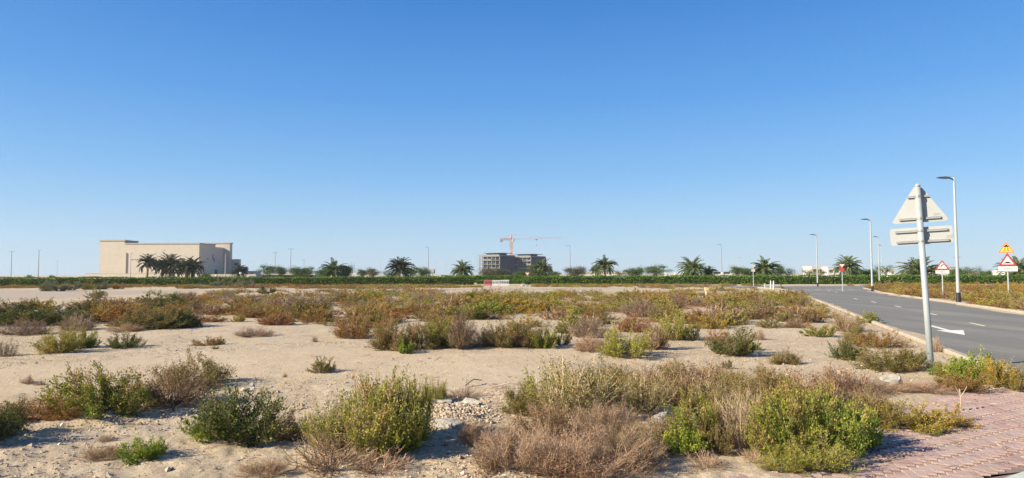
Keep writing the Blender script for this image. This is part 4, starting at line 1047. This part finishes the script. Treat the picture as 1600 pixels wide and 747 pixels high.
# ------------------------------------------------------------------ shrubs
def shrub_parts(seed, hr=.8, ns=44, nt=13, nl=9000, leaf=.05, lw=.5, shape='dome', rad=.010, top=.6, k=3):
    """unit shrub: half width 1, height hr*2... returns stem MB and foliage MB"""
    rng = np.random.RandomState(seed); H = hr * 2
    az = rng.rand(ns) * 6.283; tilt = np.arccos(1 - rng.rand(ns) ** .9 * (.97 if shape != 'upright' else .5))
    Ln = rng.uniform(.62, 1.0, ns) + (rng.rand(ns) < .12) * .10
    lop = 1 + .22 * np.sin(az + seed) + .13 * np.sin(2 * az + 2 * seed)
    tip = np.stack([np.sin(tilt) * np.cos(az) * lop, np.sin(tilt) * np.sin(az) * lop, np.cos(tilt) * H * (.9 + .2 * rng.rand(ns)) + .10], -1) * Ln[:, None]
    b = np.stack([.16 * np.cos(az) * rng.rand(ns), .16 * np.sin(az) * rng.rand(ns), np.full(ns, -.04)], -1)
    n = 5; t = np.linspace(0, 1, n)[None, :, None]
    if shape == 'bowl':
        mid = np.stack([tip[:, 0] * 1.45, tip[:, 1] * 1.45, np.full(ns, .12) + .25 * rng.rand(ns)], -1); tip = tip * np.array([.9, .9, 1]) + rng.normal(size=(ns, 3)) * .12; tip[:, 2] = H * rng.uniform(.5, 1.0, ns)
    elif shape == 'wind':
        tip = tip + np.array([-.5, 0, 0]) * rng.rand(ns, 1); mid = b * .4 + tip * .6 + [0.25, 0, .25]
    else:
        mid = b * .5 + tip * .5 + np.stack([tip[:, 0] * .18, tip[:, 1] * .18, -.06 * H * np.ones(ns)], -1)
    P = (1 - t) ** 2 * b[:, None] + 2 * t * (1 - t) * mid[:, None] + t * t * tip[:, None] + rng.normal(size=(ns, n, 3)) * .025
    st = MB(); V, Fq = tubes(P, rad * np.linspace(1, .35, n)[None] * rng.uniform(.7, 1.3, (ns, 1)), k); st.add(V, Fq, np.repeat(rng.rand(ns), n * k))
    # side twigs
    T = ns * nt; si = np.repeat(np.arange(ns), nt); tt = rng.uniform(.14, 1.0, T) ** .8; f = tt * (n - 1); i0 = np.minimum(f.astype(int), n - 2); fr = (f - i0)[:, None]
    bp = P[si, i0] * (1 - fr) + P[si, i0 + 1] * fr; sd = P[si, i0 + 1] - P[si, i0]; sd /= np.linalg.norm(sd, axis=1, keepdims=True)
    outw = bp * np.array([1, 1, .3]); outw /= np.linalg.norm(outw, axis=1, keepdims=True) + 1e-6
    td = sd * .6 + rng.normal(size=(T, 3)) * .55 + outw * .35 + np.array([0, 0, .45]); td /= np.linalg.norm(td, axis=1, keepdims=True)
    tl = rng.uniform(.12, .34, T)[:, None]
    Q = np.stack([bp, bp + td * tl * .5 + rng.normal(size=(T, 3)) * .015, bp + td * tl + np.array([0, 0, .03])], 1)
    Q[:, :, 2] = np.maximum(Q[:, :, 2], .01)
    V, Fq = tubes(Q, rad * .5 * np.array([1, .75, .4])[None] * np.ones((T, 1)), k); st.add(V, Fq, np.repeat(rng.rand(T), 3 * k))
    fo = MB()
    if nl:
        ti = rng.randint(0, T, nl); s = rng.rand(nl, 1) ** .7
        base = Q[ti, 0] * (1 - s) + Q[ti, 2] * s + rng.normal(size=(nl, 3)) * .028
        base[:, 2] = np.maximum(base[:, 2], .015)
        D = td[ti] * .9 + rng.normal(size=(nl, 3)) * .6 + [0, 0, .25]
        g = (.28 * rng.rand(ns) + .34 * (rng.rand(ns) < .2))[si][ti] + .24 * rng.rand(T)[ti]
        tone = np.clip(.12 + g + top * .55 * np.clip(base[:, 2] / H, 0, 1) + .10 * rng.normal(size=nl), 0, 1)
        L = leaf * rng.uniform(.6, 1.35, nl)
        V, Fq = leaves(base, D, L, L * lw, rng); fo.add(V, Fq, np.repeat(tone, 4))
    return st, fo
# kind -> (leaf colour, stem colour, shape arguments)
KIND = {
 'green':  ('green', 'stem_brown', dict(nl=11000, top=.7, leaf=.052)),
 'bright': ('bright', 'stem_brown', dict(nl=8500, top=.6, leaf=.066, lw=.55)),
 'dark':   ('dark', 'stem_brown', dict(nl=11000, top=.4, leaf=.05)),
 'olive':  ('olive', 'stem_brown', dict(nl=11000, top=.6, leaf=.044, ns=60)),
 'brown':  ('brown', 'stem_grey', dict(nl=7500, top=.6, leaf=.042, ns=70, nt=15)),
 'rust':   ('rust', 'stem_brown', dict(nl=9500, top=.6, leaf=.044, ns=60)),
 'red':    ('red', 'stem_brown', dict(nl=9500, top=.8, leaf=.044, ns=60)),
 'gold':   ('gold', 'stem_brown', dict(nl=10000, top=.6, leaf=.048)),
 'yellow': ('yellow', 'stem_brown', dict(nl=11000, top=.6, leaf=.046, ns=56)),
 'dry':    ('dry', 'stem_grey', dict(nl=11000, top=.5, leaf=.026, ns=110, nt=26, rad=.0065)),
 'purple': ('purple', 'stem_grey', dict(nl=5500, top=.5, leaf=.036, ns=85, nt=20, rad=.0085)),
 'straw':  ('straw', 'stem_straw', dict(nl=900, top=.4, leaf=.03, ns=80, nt=14, rad=.0115, shape='bowl')),
 'tangle': ('dry', 'stem_grey', dict(nl=300, top=.5, leaf=.04, ns=60, nt=11, rad=.012)),
 'wind':   ('brown', 'stem_brown', dict(nl=3500, leaf=.06, lw=.2, ns=150, nt=12, rad=.011, shape='wind')),
 'airy':   ('yellow', 'stem_brown', dict(nl=9500, top=.5, leaf=.05, ns=40, nt=15, rad=.010, shape='upright')),
 'shoots': ('olive', 'stem_straw', dict(nl=4500, top=.7, leaf=.042, ns=80, nt=9, rad=.009, shape='upright')),
 'sage':   ('sage', 'stem_brown', dict(nl=10000, top=.5, leaf=.05)),
}
PROTO = {}
def proto(kind, lod, v):
    key = (kind, lod, v)
    if key not in PROTO:
        lf, stc, kw = KIND[kind]; kw = dict(kw)
        seed = 100 + 7 * v + 31 * list(KIND).index(kind)
        if lod == 1:
            kw['nl'] = int(kw['nl'] * .38); kw['leaf'] = kw['leaf'] * 1.45; kw['ns'] = max(30, int(kw.get('ns', 44) * .62)); kw['nt'] = max(5, int(kw.get('nt', 13) * .5)); kw['rad'] = kw.get('rad', .012) * 1.6
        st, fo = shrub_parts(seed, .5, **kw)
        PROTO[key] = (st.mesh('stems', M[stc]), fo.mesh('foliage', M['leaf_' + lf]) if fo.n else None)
    return PROTO[key]
def shrub(px, py, wpx, hpx, kind, label, v=None, group=None, name='desert_shrub', cat='shrub', rz=None):
    p = ground(px, py); wm = wpx / F * p[1] * 1.12; hm = hpx / F * p[1] * (.92 if wpx >= 46 else 1.0)
    # the photo row is the near foot of the shrub; its centre lies half a depth behind
    dp = min(wm * .42, .9); c = p.copy(); c[:2] *= (1 + dp * .55 / p[1]); kx = c[1] / p[1]
    x, y = c[0], c[1]; z = gz(x, y)
    v = R.randint(3) if v is None else v
    st, fo = proto(kind, 0 if wpx >= 46 else 1, v)
    root = empty(name, label, cat, (x, y, z - .01), rz=R.uniform(0, 6.28) if rz is None else rz, group=group)
    s = (wm / 2 * kx, wm / 2 * .9, hm / 1.02)
    for nm, me in (('stems', st), ('foliage', fo)):
        if me is None: continue
        o = link(nm, me, root); o.scale = (s[0], (s[0] + s[1]) / 2, s[2])
    return root
exec_list = [
 # left foreground
 (168, 660, 140, 82, 'green', 'large dark green shrub with brownish top, left foreground'),
 (268, 640, 130, 58, 'brown', 'brown green shrub between the dark green one and the upright tuft, left foreground'),
 (302, 606, 100, 54, 'olive', 'upright olive tuft shrub crowning the left clump'),
 (60, 660, 135, 42, 'rust', 'low rusty brown shrub spreading left of the large dark green shrub'),
 (2, 690, 70, 58, 'dark', 'dark shrub cut by the left edge of the view in the foreground'),
 (368, 697, 152, 92, 'dark', 'big round dusty green shrub standing alone, left of the tall yellowish one'),
 (340, 690, 80, 50, 'bright', 'fresh green lower growth at the left foot of the round dusty shrub'),
 (222, 726, 70, 38, 'bright', 'small vivid green shrub at the bottom left'),
 (163, 722, 62, 26, 'dry', 'low dry brown shrub touching the small vivid green one'),
 (166, 692, 32, 13, 'dry', 'tiny dry tuft on bare sand above the small vivid green shrub'),
 (100, 662, 60, 26, 'rust', 'rust coloured low growth joining the large dark green shrub on its left'),
 (-62, 712, 120, 80, 'dark', 'dark shrub just outside the left edge casting shade on the sand'),
 (412, 747, 76, 26, 'dry', 'low dry brush at the bottom edge between the two big shrubs'),
 # tall yellowish shrub and its feet
 (590, 722, 152, 124, 'yellow', 'tall airy yellow green shrub, the tallest of the left foreground', ),
 (600, 700, 90, 106, 'airy', 'loose upright shoots at the top of the tall yellow green shrub'),
 (522, 706, 84, 78, 'yellow', 'yellow green lower half to the left of the tall airy shrub'),
 (655, 690, 46, 96, 'airy', 'slender leafy shoots at the right side of the tall airy shrub'),
 (620, 712, 90, 62, 'bright', 'vivid green low growth at the right foot of the tall airy shrub'),
 (522, 742, 160, 72, 'tangle', 'bare brown tangle of stems at the left foot of the tall airy shrub'),
 (590, 742, 110, 34, 'tangle', 'low bare tangle beneath the tall airy shrub'),
 (682, 632, 52, 34, 'yellow', 'small sparse shrub behind the stone heap'),
 (728, 626, 60, 22, 'tangle', 'dark wiry tangle of dead stems right behind the stone heap'),
 (450, 690, 66, 40, 'dry', 'pale dry brush between the round dusty shrub and the tall airy one'),
 # sand in front, left and middle
 (505, 583, 42, 23, 'olive', 'little olive bush alone on the pale sand in the middle'),
 (445, 589, 8, 9, 'dry', 'tiny dry sprig on the sand left of the little olive bush'),
 (96, 554, 66, 40, 'yellow', 'yellow green bush with gold top on the left sand'),
 (126, 546, 50, 36, 'green', 'green bush joined to the right of the yellow green one'),
 (190, 546, 54, 23, 'dark', 'low grey green bush on the left sand, right of the yellow green one'),
 (4, 558, 36, 27, 'purple', 'purplish dry shrub cut by the left edge'),
 (44, 600, 18, 14, 'dry', 'small dry sprig on the bare sand at the far left'), (62, 601, 18, 8, 'dry', 'tiny flat dry tuft beside the dry sprig at the far left'),
 (325, 542, 42, 13, 'rust', 'low rusty tuft alone on the left sand'), (345, 540, 12, 15, 'gold', 'small golden sprig at the right end of the low rusty tuft'), (335, 549, 12, 6, 'green', 'tiny green tuft below the low rusty tuft'),
 (398, 528, 60, 17, 'purple', 'low greyish dry shrub alone on the sand left of centre'),
 (436, 509, 56, 21, 'red', 'deep red shrub with golden left side on the sand'), (421, 508, 24, 20, 'gold', 'golden bush forming the left side of the deep red shrub'),
 (547, 531, 66, 42, 'rust', 'round rusty olive shrub left of the long dark thicket'),
 (492, 536, 10, 10, 'dry', 'tiny pinkish dry tuft left of the round rusty shrub'), (375, 504, 24, 15, 'gold', 'small golden tuft left of the deep red shrub'),
 (28, 508, 120, 40, 'dark', 'big dark shaded shrub at the left edge of the scrub belt'), (84, 510, 90, 32, 'dark', 'dark shaded shrub second from the left edge of the scrub belt'), (40, 524, 80, 26, 'purple', 'purplish shrub in the shade before the dark ones at the left edge'), (118, 517, 60, 28, 'purple', 'brownish black shrub in the shade right of the purplish one'),  # the dark leaf kind also carries part of the shade in its colour
 (170, 503, 80, 30, 'gold', 'golden orange shrub at the end of the shade on the left'), (232, 517, 90, 38, 'olive', 'tall olive shrub ending the left belt towards the sand'), (275, 515, 70, 34, 'dark', 'dark right half of the clump ending the left belt, its shadow side in the leaf colour'), (300, 513, 40, 22, 'brown', 'brown tail of the clump ending the left belt'), (200, 520, 50, 14, 'dry', 'low dry growth at the foot of the clump ending the left belt'),  # the dark right half puts the clump's shadow side into leaf colour
 # central thicket
 (612, 551, 78, 54, 'olive', 'left end shrub of the long dark thicket in the centre'), (660, 549, 70, 44, 'olive', 'dense olive shrub second from the left in the long thicket'),
 (634, 555, 28, 24, 'bright', 'small bright sprig in front of the left end of the long thicket'), (697, 546, 56, 48, 'green', 'taller green shrub left of the windblown brown one'),
 (720, 549, 48, 58, 'wind', 'windblown brown shrub of combed stems in the long thicket'), (752, 546, 52, 32, 'purple', 'dark dry shrub right behind the windblown one'),
 (796, 546, 84, 52, 'olive', 'broad brownish olive shrub right of the windblown one'), (828, 546, 66, 42, 'brown', 'brown topped shrub towards the right of the long thicket'), (850, 547, 48, 36, 'green', 'leafy green shrub near the right end of the long thicket'),
 (877, 542, 28, 24, 'dark', 'small dark shrub ending the long thicket on the right'),
 # right of centre
 (975, 562, 86, 50, 'yellow', 'bright olive yellow shrub before the mixed clump right of centre'), (925, 552, 60, 28, 'dry', 'reddish dry brush left of the bright olive yellow shrub'),
 (1022, 549, 50, 46, 'brown', 'pale brown twiggy shrub right of the bright olive yellow one'), (1055, 533, 60, 46, 'yellow', 'yellow green shrub behind the pale brown twiggy one'), (918, 529, 66, 34, 'purple', 'dusky purple dry shrub of the mixed clump'),
 (893, 520, 44, 38, 'yellow', 'yellow shrub left behind the dusky purple one'), (985, 520, 56, 28, 'red', 'reddish brown shrub in the middle of the mixed clump'), (930, 500, 50, 24, 'rust', 'orange brown shrub behind the dusky purple one'),
 (1000, 497, 60, 34, 'purple', 'purplish red dry shrub at the back of the mixed clump'), (1040, 505, 52, 26, 'olive', 'olive shrub at the back right of the mixed clump'), (1085, 534, 26, 24, 'dark', 'small dark shrub at the right end of the mixed clump'),
 (1147, 558, 72, 44, 'dark', 'compact dark rounded shrub alone on gravelly sand'), (1120, 540, 40, 28, 'red', 'reddish low shrub left behind the compact dark one'), (1178, 549, 22, 18, 'green', 'small green tuft right behind the compact dark shrub'),
 (1095, 508, 60, 32, 'rust', 'rusty orange shrub on the sand right of the mixed clump'), (1122, 510, 36, 24, 'purple', 'dull purple shrub joined to the rusty orange one'),
 (1228, 571, 46, 27, 'olive', 'light olive bush alone right of the compact dark shrub'), (1138, 576, 20, 13, 'dark', 'little dark cushion bush below the compact dark shrub'),
 (1186, 532, 22, 18, 'dry', 'small bare brown bush on the sand left of the road'), (1205, 497, 28, 12, 'green', 'small flat green tuft on the sand left of the road'),
 (1322, 564, 56, 34, 'dark', 'dense olive bush beside the kerb, left of the tall sign'), (1366, 545, 74, 28, 'rust', 'reddish brown shrub beside the kerb left of the tall sign'), (1340, 538, 50, 30, 'olive', 'olive growth at the left of the reddish brown kerbside shrub'),
 (1284, 527, 44, 22, 'green', 'low green bush on the sand left of the kerb'), (1245, 515, 46, 16, 'brown', 'low brownish bush left of the low green one'), (1322, 521, 54, 34, 'brown', 'brown olive bush close to the kerb'), (1356, 506, 34, 18, 'green', 'small green bush overhanging the kerb'),
 (1228, 505, 36, 18, 'olive', 'small olive bush left of the kerbside scrub'), (1275, 497, 56, 22, 'gold', 'golden olive bush near the kerb further up the road'), (1240, 492, 40, 18, 'rust', 'rusty bush near the kerb further up the road'), (1160, 500, 42, 20, 'olive', 'olive bush alone on the pale sand near the road'), (1183, 496, 28, 16, 'yellow', 'yellowish bush right of the olive one on the pale sand'),
 (1128, 505, 24, 14, 'brown', 'small brown tuft on the pale sand near the road'), (1150, 490, 40, 20, 'yellow', 'yellow olive bush upper right on the pale sand'),
 # around the tall sign
 (1394, 582, 106, 42, 'olive', 'wide olive shrub left of the foot of the tall sign'), (1426, 573, 50, 26, 'dark', 'dark green growth just left of the foot of the tall sign'), (1476, 592, 52, 26, 'green', 'green shrub right at the foot of the tall sign'), (1462, 552, 20, 24, 'dry', 'little dry brown bush between kerb and road'),
 (1525, 603, 80, 50, 'bright', 'fresh green shrub by the kerb right of the tall sign'), (1500, 614, 70, 38, 'rust', 'orange brown shrub edging the brick paving'), (1565, 608, 64, 44, 'gold', 'golden shrub edging the brick paving near the right edge'), (1592, 612, 40, 40, 'olive', 'olive shrub at the right edge beside the brick paving'),
 (1440, 616, 80, 18, 'dry', 'straw coloured dry brush before the tall sign'), (1335, 614, 100, 27, 'purple', 'grey lilac haze of dry stems left of the boulder'), (1380, 616, 80, 14, 'dry', 'grey dry stems around the boulder'),
 (1368, 668, 100, 56, 'olive', 'olive part of the low thicket reaching onto the paving'), (1428, 674, 110, 48, 'gold', 'golden middle of the low thicket reaching onto the paving'), (1484, 668, 76, 38, 'gold', 'yellowish tip of the low thicket reaching onto the paving'), (1455, 678, 50, 22, 'yellow', 'pale yellow fringe of the low thicket on the paving'),
 (1310, 628, 100, 56, 'brown', 'rust topped shrub at the back of the big right thicket'),
 # big right foreground thicket
 (895, 668, 160, 96, 'shoots', 'tall pale upright stems at the left of the big thicket'), (862, 640, 90, 66, 'yellow', 'yellow green shrub at the upper left of the big thicket'), (820, 655, 90, 46, 'olive', 'low olive shrub leading into the big thicket from the left'),
 (800, 742, 150, 72, 'dry', 'brown twiggy dead shrub at the left foot of the big thicket'), (900, 754, 190, 82, 'dry', 'largest brown twiggy dead shrub in the foreground'), (985, 735, 130, 74, 'dry', 'brown twiggy dead shrub left of the grey concrete lump'), (740, 700, 60, 40, 'dry', 'small dead brush between stone heap and brown thicket'),
 (945, 640, 90, 74, 'olive', 'olive shrub behind the brown twiggy ones'), (1005, 655, 110, 70, 'shoots', 'pale dry stems in the middle of the big thicket'), (1070, 635, 130, 72, 'brown', 'brown green shrub at the top of the big thicket'), (1060, 610, 70, 46, 'olive', 'leafy olive crest of the big thicket'), (1010, 625, 80, 52, 'brown', 'reddish twiggy shrub at the back of the big thicket'),
 (1082, 700, 90, 92, 'green', 'green leafy shrub in the middle of the big thicket'), (1070, 712, 70, 46, 'bright', 'vivid green foot of the middle leafy shrub'), (1110, 650, 90, 60, 'shoots', 'pale stems right of the middle leafy shrub'),
 (1160, 703, 84, 92, 'straw', 'bleached bowl shaped bush of bare curved stems'), (1190, 640, 100, 66, 'olive', 'olive shrub behind the bleached bare bush'), (1150, 625, 80, 50, 'shoots', 'straw coloured upright stems behind the bleached bare bush'),
 (1235, 720, 120, 118, 'green', 'tall leafy green shrub right of the bleached bare bush'), (1300, 712, 120, 104, 'green', 'leafy green shrub in the right part of the big thicket'), (1340, 700, 90, 62, 'bright', 'fresh green lobe leaning over the paving'), (1275, 738, 110, 56, 'yellow', 'yellow green fringe at the foot of the big thicket'), (1225, 738, 80, 40, 'yellow', 'yellowish low growth below the tall leafy shrub'),
 (1035, 700, 90, 50, 'brown', 'brown twiggy growth behind the grey concrete lump'), (1112, 708, 76, 62, 'olive', 'olive green filler right of the middle leafy shrub'), (1105, 735, 80, 26, 'tangle', 'low litter of dead stems before the middle leafy shrub'),
 (850, 690, 110, 62, 'brown', 'brown olive shrub behind the left brown twiggy one'), (950, 690, 110, 66, 'dry', 'pale dry shrub behind the largest brown twiggy one'), (1185, 722, 70, 24, 'tangle', 'low bare tangle at the foot of the bleached bush'),
 (960, 612, 80, 40, 'olive', 'thin olive crest above the pale upright stems'), (1120, 600, 70, 34, 'brown', 'small brownish crest right of the leafy crest of the thicket'), (1250, 668, 120, 80, 'green', 'green upper part of the right thicket'), (1355, 640, 70, 34, 'dry', 'dry fringe behind the fresh green lobe'),
 (1155, 668, 110, 64, 'olive', 'olive brown growth right behind the bleached bush'), (1000, 712, 80, 48, 'olive', 'olive tuft among the brown twiggy shrubs'), (1195, 712, 60, 66, 'green', 'green lobe between the bleached bush and the tall leafy shrub'),
 (1265, 640, 110, 60, 'brown', 'brown olive shrub behind the tall leafy green one'), (1215, 612, 70, 36, 'rust', 'reddish crest behind the bleached bare bush'),
]
for e in exec_list: shrub(e[0], e[1], e[2], e[3], e[4], e[5])
HAND = len(exec_list)

# sand drifted over the road edges and dead litter under the bushes
def drifts():
    for side in (0, 1):
        mb = MB(); Ys = np.arange(10.2, 66, .35); n = len(Ys); x0 = np.array([Lx(y) + (0.0 if side == 0 else 7.3) for y in Ys])
        wd = np.clip(.28 + .55 * fnoise(Ys, Ys * 0 + 3 + 9 * side, 3.0, 3), .02, 1.2); sg = 1 if side == 0 else -1
        V = np.concatenate([np.c_[x0 + sg * .0, Ys, np.full(n, .012)], np.c_[x0 + sg * wd * .6, Ys, np.full(n, .008)], np.c_[x0 + sg * wd, Ys + .1, np.full(n, .003)]])
        Fq = [[r * n + i, r * n + i + 1, r * n + n + i + 1, r * n + n + i] for r in (0, 1) for i in range(n - 1)]
        mb.add(V, Fq); tag(mb.build('sand_drift', M['sand']), kind='structure')
drifts()
def litter():
    rng = np.random.RandomState(9); n = 3800
    Y = 4.8 + 13 * rng.rand(n) ** 1.6; X = (rng.rand(n) * 2 - 1) * (Y * .8 + .2)
    k = (fnoise(X, Y, 1.4, 2) > -.05) & (sdist(road_poly, X, Y) < -.2); X, Y = X[k], Y[k]; n = len(X)
    z = gh(X, Y); z = np.where(sdist(pave_poly, X, Y) > -.1, .003, z)
    a = rng.rand(n) * 6.283; L = .03 + .16 * rng.rand(n) ** 2.5
    d = np.stack([np.cos(a), np.sin(a), rng.normal(size=n) * .12], -1) * L[:, None]; c = np.stack([X, Y, z + .008], -1)
    P = np.stack([c - d / 2, c + rng.normal(size=(n, 3)) * .006 + [0, 0, .004], c + d / 2], 1); P[:, :, 2] = np.maximum(P[:, :, 2], z[:, None] + .002)
    V, Fq = tubes(P, np.broadcast_to(np.array([.0028, .0026, .0014]), (n, 3)) * rng.uniform(.6, 1.6, (n, 1)), 3)
    mb = MB(); mb.add(V, Fq, np.repeat(rng.rand(n), 9)); tag(mb.build('dry_litter', M['stem_grey']), kind='stuff', label='dry twig litter strewn over the foreground sand')
litter()

# dead twig standing at the edge of the paving
p = ground(1501, 640); mb = MB(); mb.tube([(0, 0, -.05), (.01, 0, .12), (.0, .01, .26)], [.012, .01, .007], 5); mb.tube([(.005, 0, .16), (.06, 0, .24), (.1, .01, .30)], [.007, .005, .003], 4); mb.tube([(.0, .01, .2), (-.06, 0, .29)], [.006, .003], 4)
tag(mb.build('dead_twig', M['wood'], None, loc=(p[0], p[1], 0)), 'single bare forked twig standing at the edge of the paving', 'twig')

# belt of scrub in the middle distance: scattered over the plain with its bare patches
def scatter():
    rng = np.random.RandomState(77)
    belts = [  # photo-plan outlines turned into ground outlines, coverage, colours by region
        ([(-40, 482), (70, 483), (215, 474), (420, 463.5), (640, 461), (860, 460.5), (1060, 460), (1175, 462), (1195, 466), (1190, 478), (1080, 486), (1000, 490), (900, 492), (760, 500), (640, 505), (480, 500), (400, 497), (330, 506), (240, 516), (120, 512), (-40, 512)], .95),
        ([(900, 492), (1000, 490), (1080, 486), (1190, 478), (1262, 470), (1330, 500), (1240, 520), (1090, 516), (1000, 530), (905, 520)], .42),
        ([(480, 500), (640, 505), (760, 500), (900, 492), (905, 524), (760, 528), (600, 520), (480, 516)], .42),
        ([(240, 459.5), (420, 455.5), (640, 455), (700, 455.5), (640, 461), (420, 463.5), (250, 468)], .45),
        ([(-40, 446.8), (200, 446.5), (700, 446.8), (760, 449), (640, 452), (240, 451.8), (-40, 451)], .95),
        ([(830, 446.5), (1180, 446.2), (1190, 449.5), (1000, 450), (900, 449.2), (830, 448.6)], .75),
        ([(1196, 460.5), (1240, 462), (1276, 473), (1246, 482), (1190, 476)], .6),
        ([(1000, 450.3), (1185, 451), (1190, 456), (1060, 456)], .3),
        ([(1315, 446.5), (1640, 446), (1640, 494), (1560, 482), (1490, 470), (1425, 464), (1370, 459), (1330, 454)], .95),
        ([(1500, 476), (1640, 480), (1640, 496), (1580, 488)], .8),
    ]
    items = []
    for poly, cov in belts:
        wp = [g2(*q) for q in poly]; xs = [q[0] for q in wp]; ys = [q[1] for q in wp]
        A = 0.5 * abs(sum(wp[i][0] * wp[(i + 1) % len(wp)][1] - wp[(i + 1) % len(wp)][0] * wp[i][1] for i in range(len(wp))))
        n = int(A * cov * .98); 
        m = 0; tries = 0
        while m < n and tries < 40:
            tries += 1
            X = rng.uniform(min(xs), max(xs), n * 2); Y = rng.uniform(min(ys), max(ys), n * 2)
            ok = (sdist(wp, X, Y) > 0) & (sdist(road_poly, X, Y) < -.45) & (sdist(track_poly, X, Y) < -.4)
            # bare patches in the scrub
            ok &= fnoise(X, Y, 4.5, 2) > (-.22 if cov > .6 else -.12)
            for x, y in zip(X[ok], Y[ok]):
                if m >= n: break
                items.append((x, y, cov)); m += 1
    out_ = []
    for x, y, cov in items:
        wm = np.clip(rng.lognormal(math.log(1.05), .38), .4, 2.3); hm = wm * rng.uniform(.24, .40)
        if cov < .5: wm *= .8; hm *= .8
        px, py = project((x, y, 0))
        if y > 76 and px < 1250: wm *= .9; hm = min(hm, .42)
        if abs(px - 800) > 860: continue
        u = .5 + fnoise(np.array([x]), np.array([y]), 7.0, 2)[0] * .9 + rng.normal() * .22
        if px < 300: names = ['rust', 'gold', 'olive', 'brown', 'rust', 'dark']
        elif px < 700: names = ['red', 'brown', 'gold', 'olive', 'rust', 'purple', 'yellow']
        elif px < 1000: names = ['rust', 'yellow', 'olive', 'green', 'brown', 'gold']
        elif px < 1300: names = ['brown', 'olive', 'yellow', 'gold', 'purple', 'rust']
        else: names = ['gold', 'olive', 'rust', 'yellow', 'brown']
        k = names[int(np.clip(u, 0, .999) * len(names))]
        if x < -17 and 19 < y < 30: k = 'dark' if rng.rand() < .6 else 'purple'  # darker kinds put the broad tree's shade into the leaf colour here
        out_.append((wm / y, x, y, wm, hm, k, px))
    out_.sort(key=lambda q: -q[0])
    COLN = dict(rust='rusty brown', gold='golden', olive='olive', brown='dull brown', dark='dark green', red='reddish', purple='purplish dry', yellow='yellow green', green='green')
    lim = 300 - HAND
    far = {}
    for i, (s, x, y, wm, hm, k, px) in enumerate(out_):
        v = rng.randint(3); rz = rng.uniform(0, 6.28)
        if i < lim:
            zone = 'far left part' if px < 320 else 'part left of the centre' if px < 640 else 'middle part' if px < 960 else 'part right of the centre' if px < 1300 else 'strip beyond the road'
            if px >= 1290: lab = 'low %s shrub in the scrub strip across the road' % COLN[k]; grp = 'scrub across the road'
            else: lab = 'low %s shrub in the %s of the scrub belt' % (COLN[k], zone); grp = 'shrubs of the scrub belt'
            st, fo = proto(k, 1, v)
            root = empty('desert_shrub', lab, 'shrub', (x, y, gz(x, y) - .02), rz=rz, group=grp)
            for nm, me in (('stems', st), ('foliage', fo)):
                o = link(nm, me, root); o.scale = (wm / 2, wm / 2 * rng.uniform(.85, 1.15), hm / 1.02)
        else:
            far.setdefault(k, []).append((x, y, wm, hm, rz, v))
    mb = MB(); mats = []
    for mi, (k, lst) in enumerate(far.items()):
        mats.append(M['leaf_' + KIND[k][0]]); kw = dict(KIND[k][2]); kw.update(nl=640, leaf=.10, ns=30, nt=5, rad=.02)
        pr = [shrub_parts(900 + 7 * v + mi, .5, **kw)[1] for v in range(3)]
        for x, y, wm, hm, rz, v in lst:
            V = pr[v].v[0]; Fq = pr[v].f[0]; T = pr[v].t[0]; c, s = math.cos(rz), math.sin(rz)
            W = np.c_[(V[:, 0] * c - V[:, 1] * s) * wm / 2 + x, (V[:, 0] * s + V[:, 1] * c) * wm / 2 + y, V[:, 2] * hm / 1.02 + gz(x, y) - .02]
            mb.add(W, Fq, np.clip(T + rng.normal() * .12, 0, 1), mi)
    o = mb.build('far_scrub', mats); tag(o, 'far belt of low mixed rusty and olive scrub below the hedge', kind='stuff')
    print('SCRUB', len(out_), 'far', sum(len(q) for q in far.values()), 'faces', sum(len(f) for f in mb.f))
scatter()

# grey green tamarisk like bushes before the left hedge
for i, (px, py, wd, h, k, lab) in enumerate(((74, 455.5, 24, 19, 'sage', 'grey green bush, leftmost of the tall ones before the left hedge'), (93, 455.5, 30, 18, 'sage', 'big grey green bush before the left hedge, second of its row'), (112, 454, 26, 16, 'sage', 'grey green bush before the hedge, third of its row'),
                                 (136, 453, 28, 14, 'olive', 'olive bush before the hedge left of the beige building'), (160, 452.5, 26, 13, 'sage', 'greyish bush before the hedge under the tower of the beige building'), (183, 452, 22, 11, 'rust', 'orange brown bush before the hedge under the beige front'), (345, 450, 40, 14, 'sage', 'greyish bush before the hedge under the loading door'), (383, 450, 34, 15, 'sage', 'greyish bush before the hedge under the small palm'), (416, 460, 30, 16, 'sage', 'pale grey green bush on the sand right below the white building'),
                                 (152, 466, 28, 16, 'olive', 'olive bush sticking up at the near edge of the hard track'))):
    shrub(px, py, wd, h, k, lab)

# thin dusty air: one closed box round everything, the sky outside it
def haze():
    mb = MB(); mb.box2((-900, -30, -1.5), (900, 1500, 75)); m = bpy.data.materials.new('haze'); m.use_nodes = True; n = m.node_tree; n.nodes.clear()
    o_ = n.nodes.new('ShaderNodeOutputMaterial'); v = n.nodes.new('ShaderNodeVolumePrincipled'); v.inputs['Density'].default_value = HAZE; v.inputs['Color'].default_value = (.86, .93, 1.0, 1); v.inputs['Anisotropy'].default_value = .2
    n.links.new(v.outputs[0], o_.inputs['Volume']); tag(mb.build('haze', m), kind='stuff')
HAZE = .00018
haze()
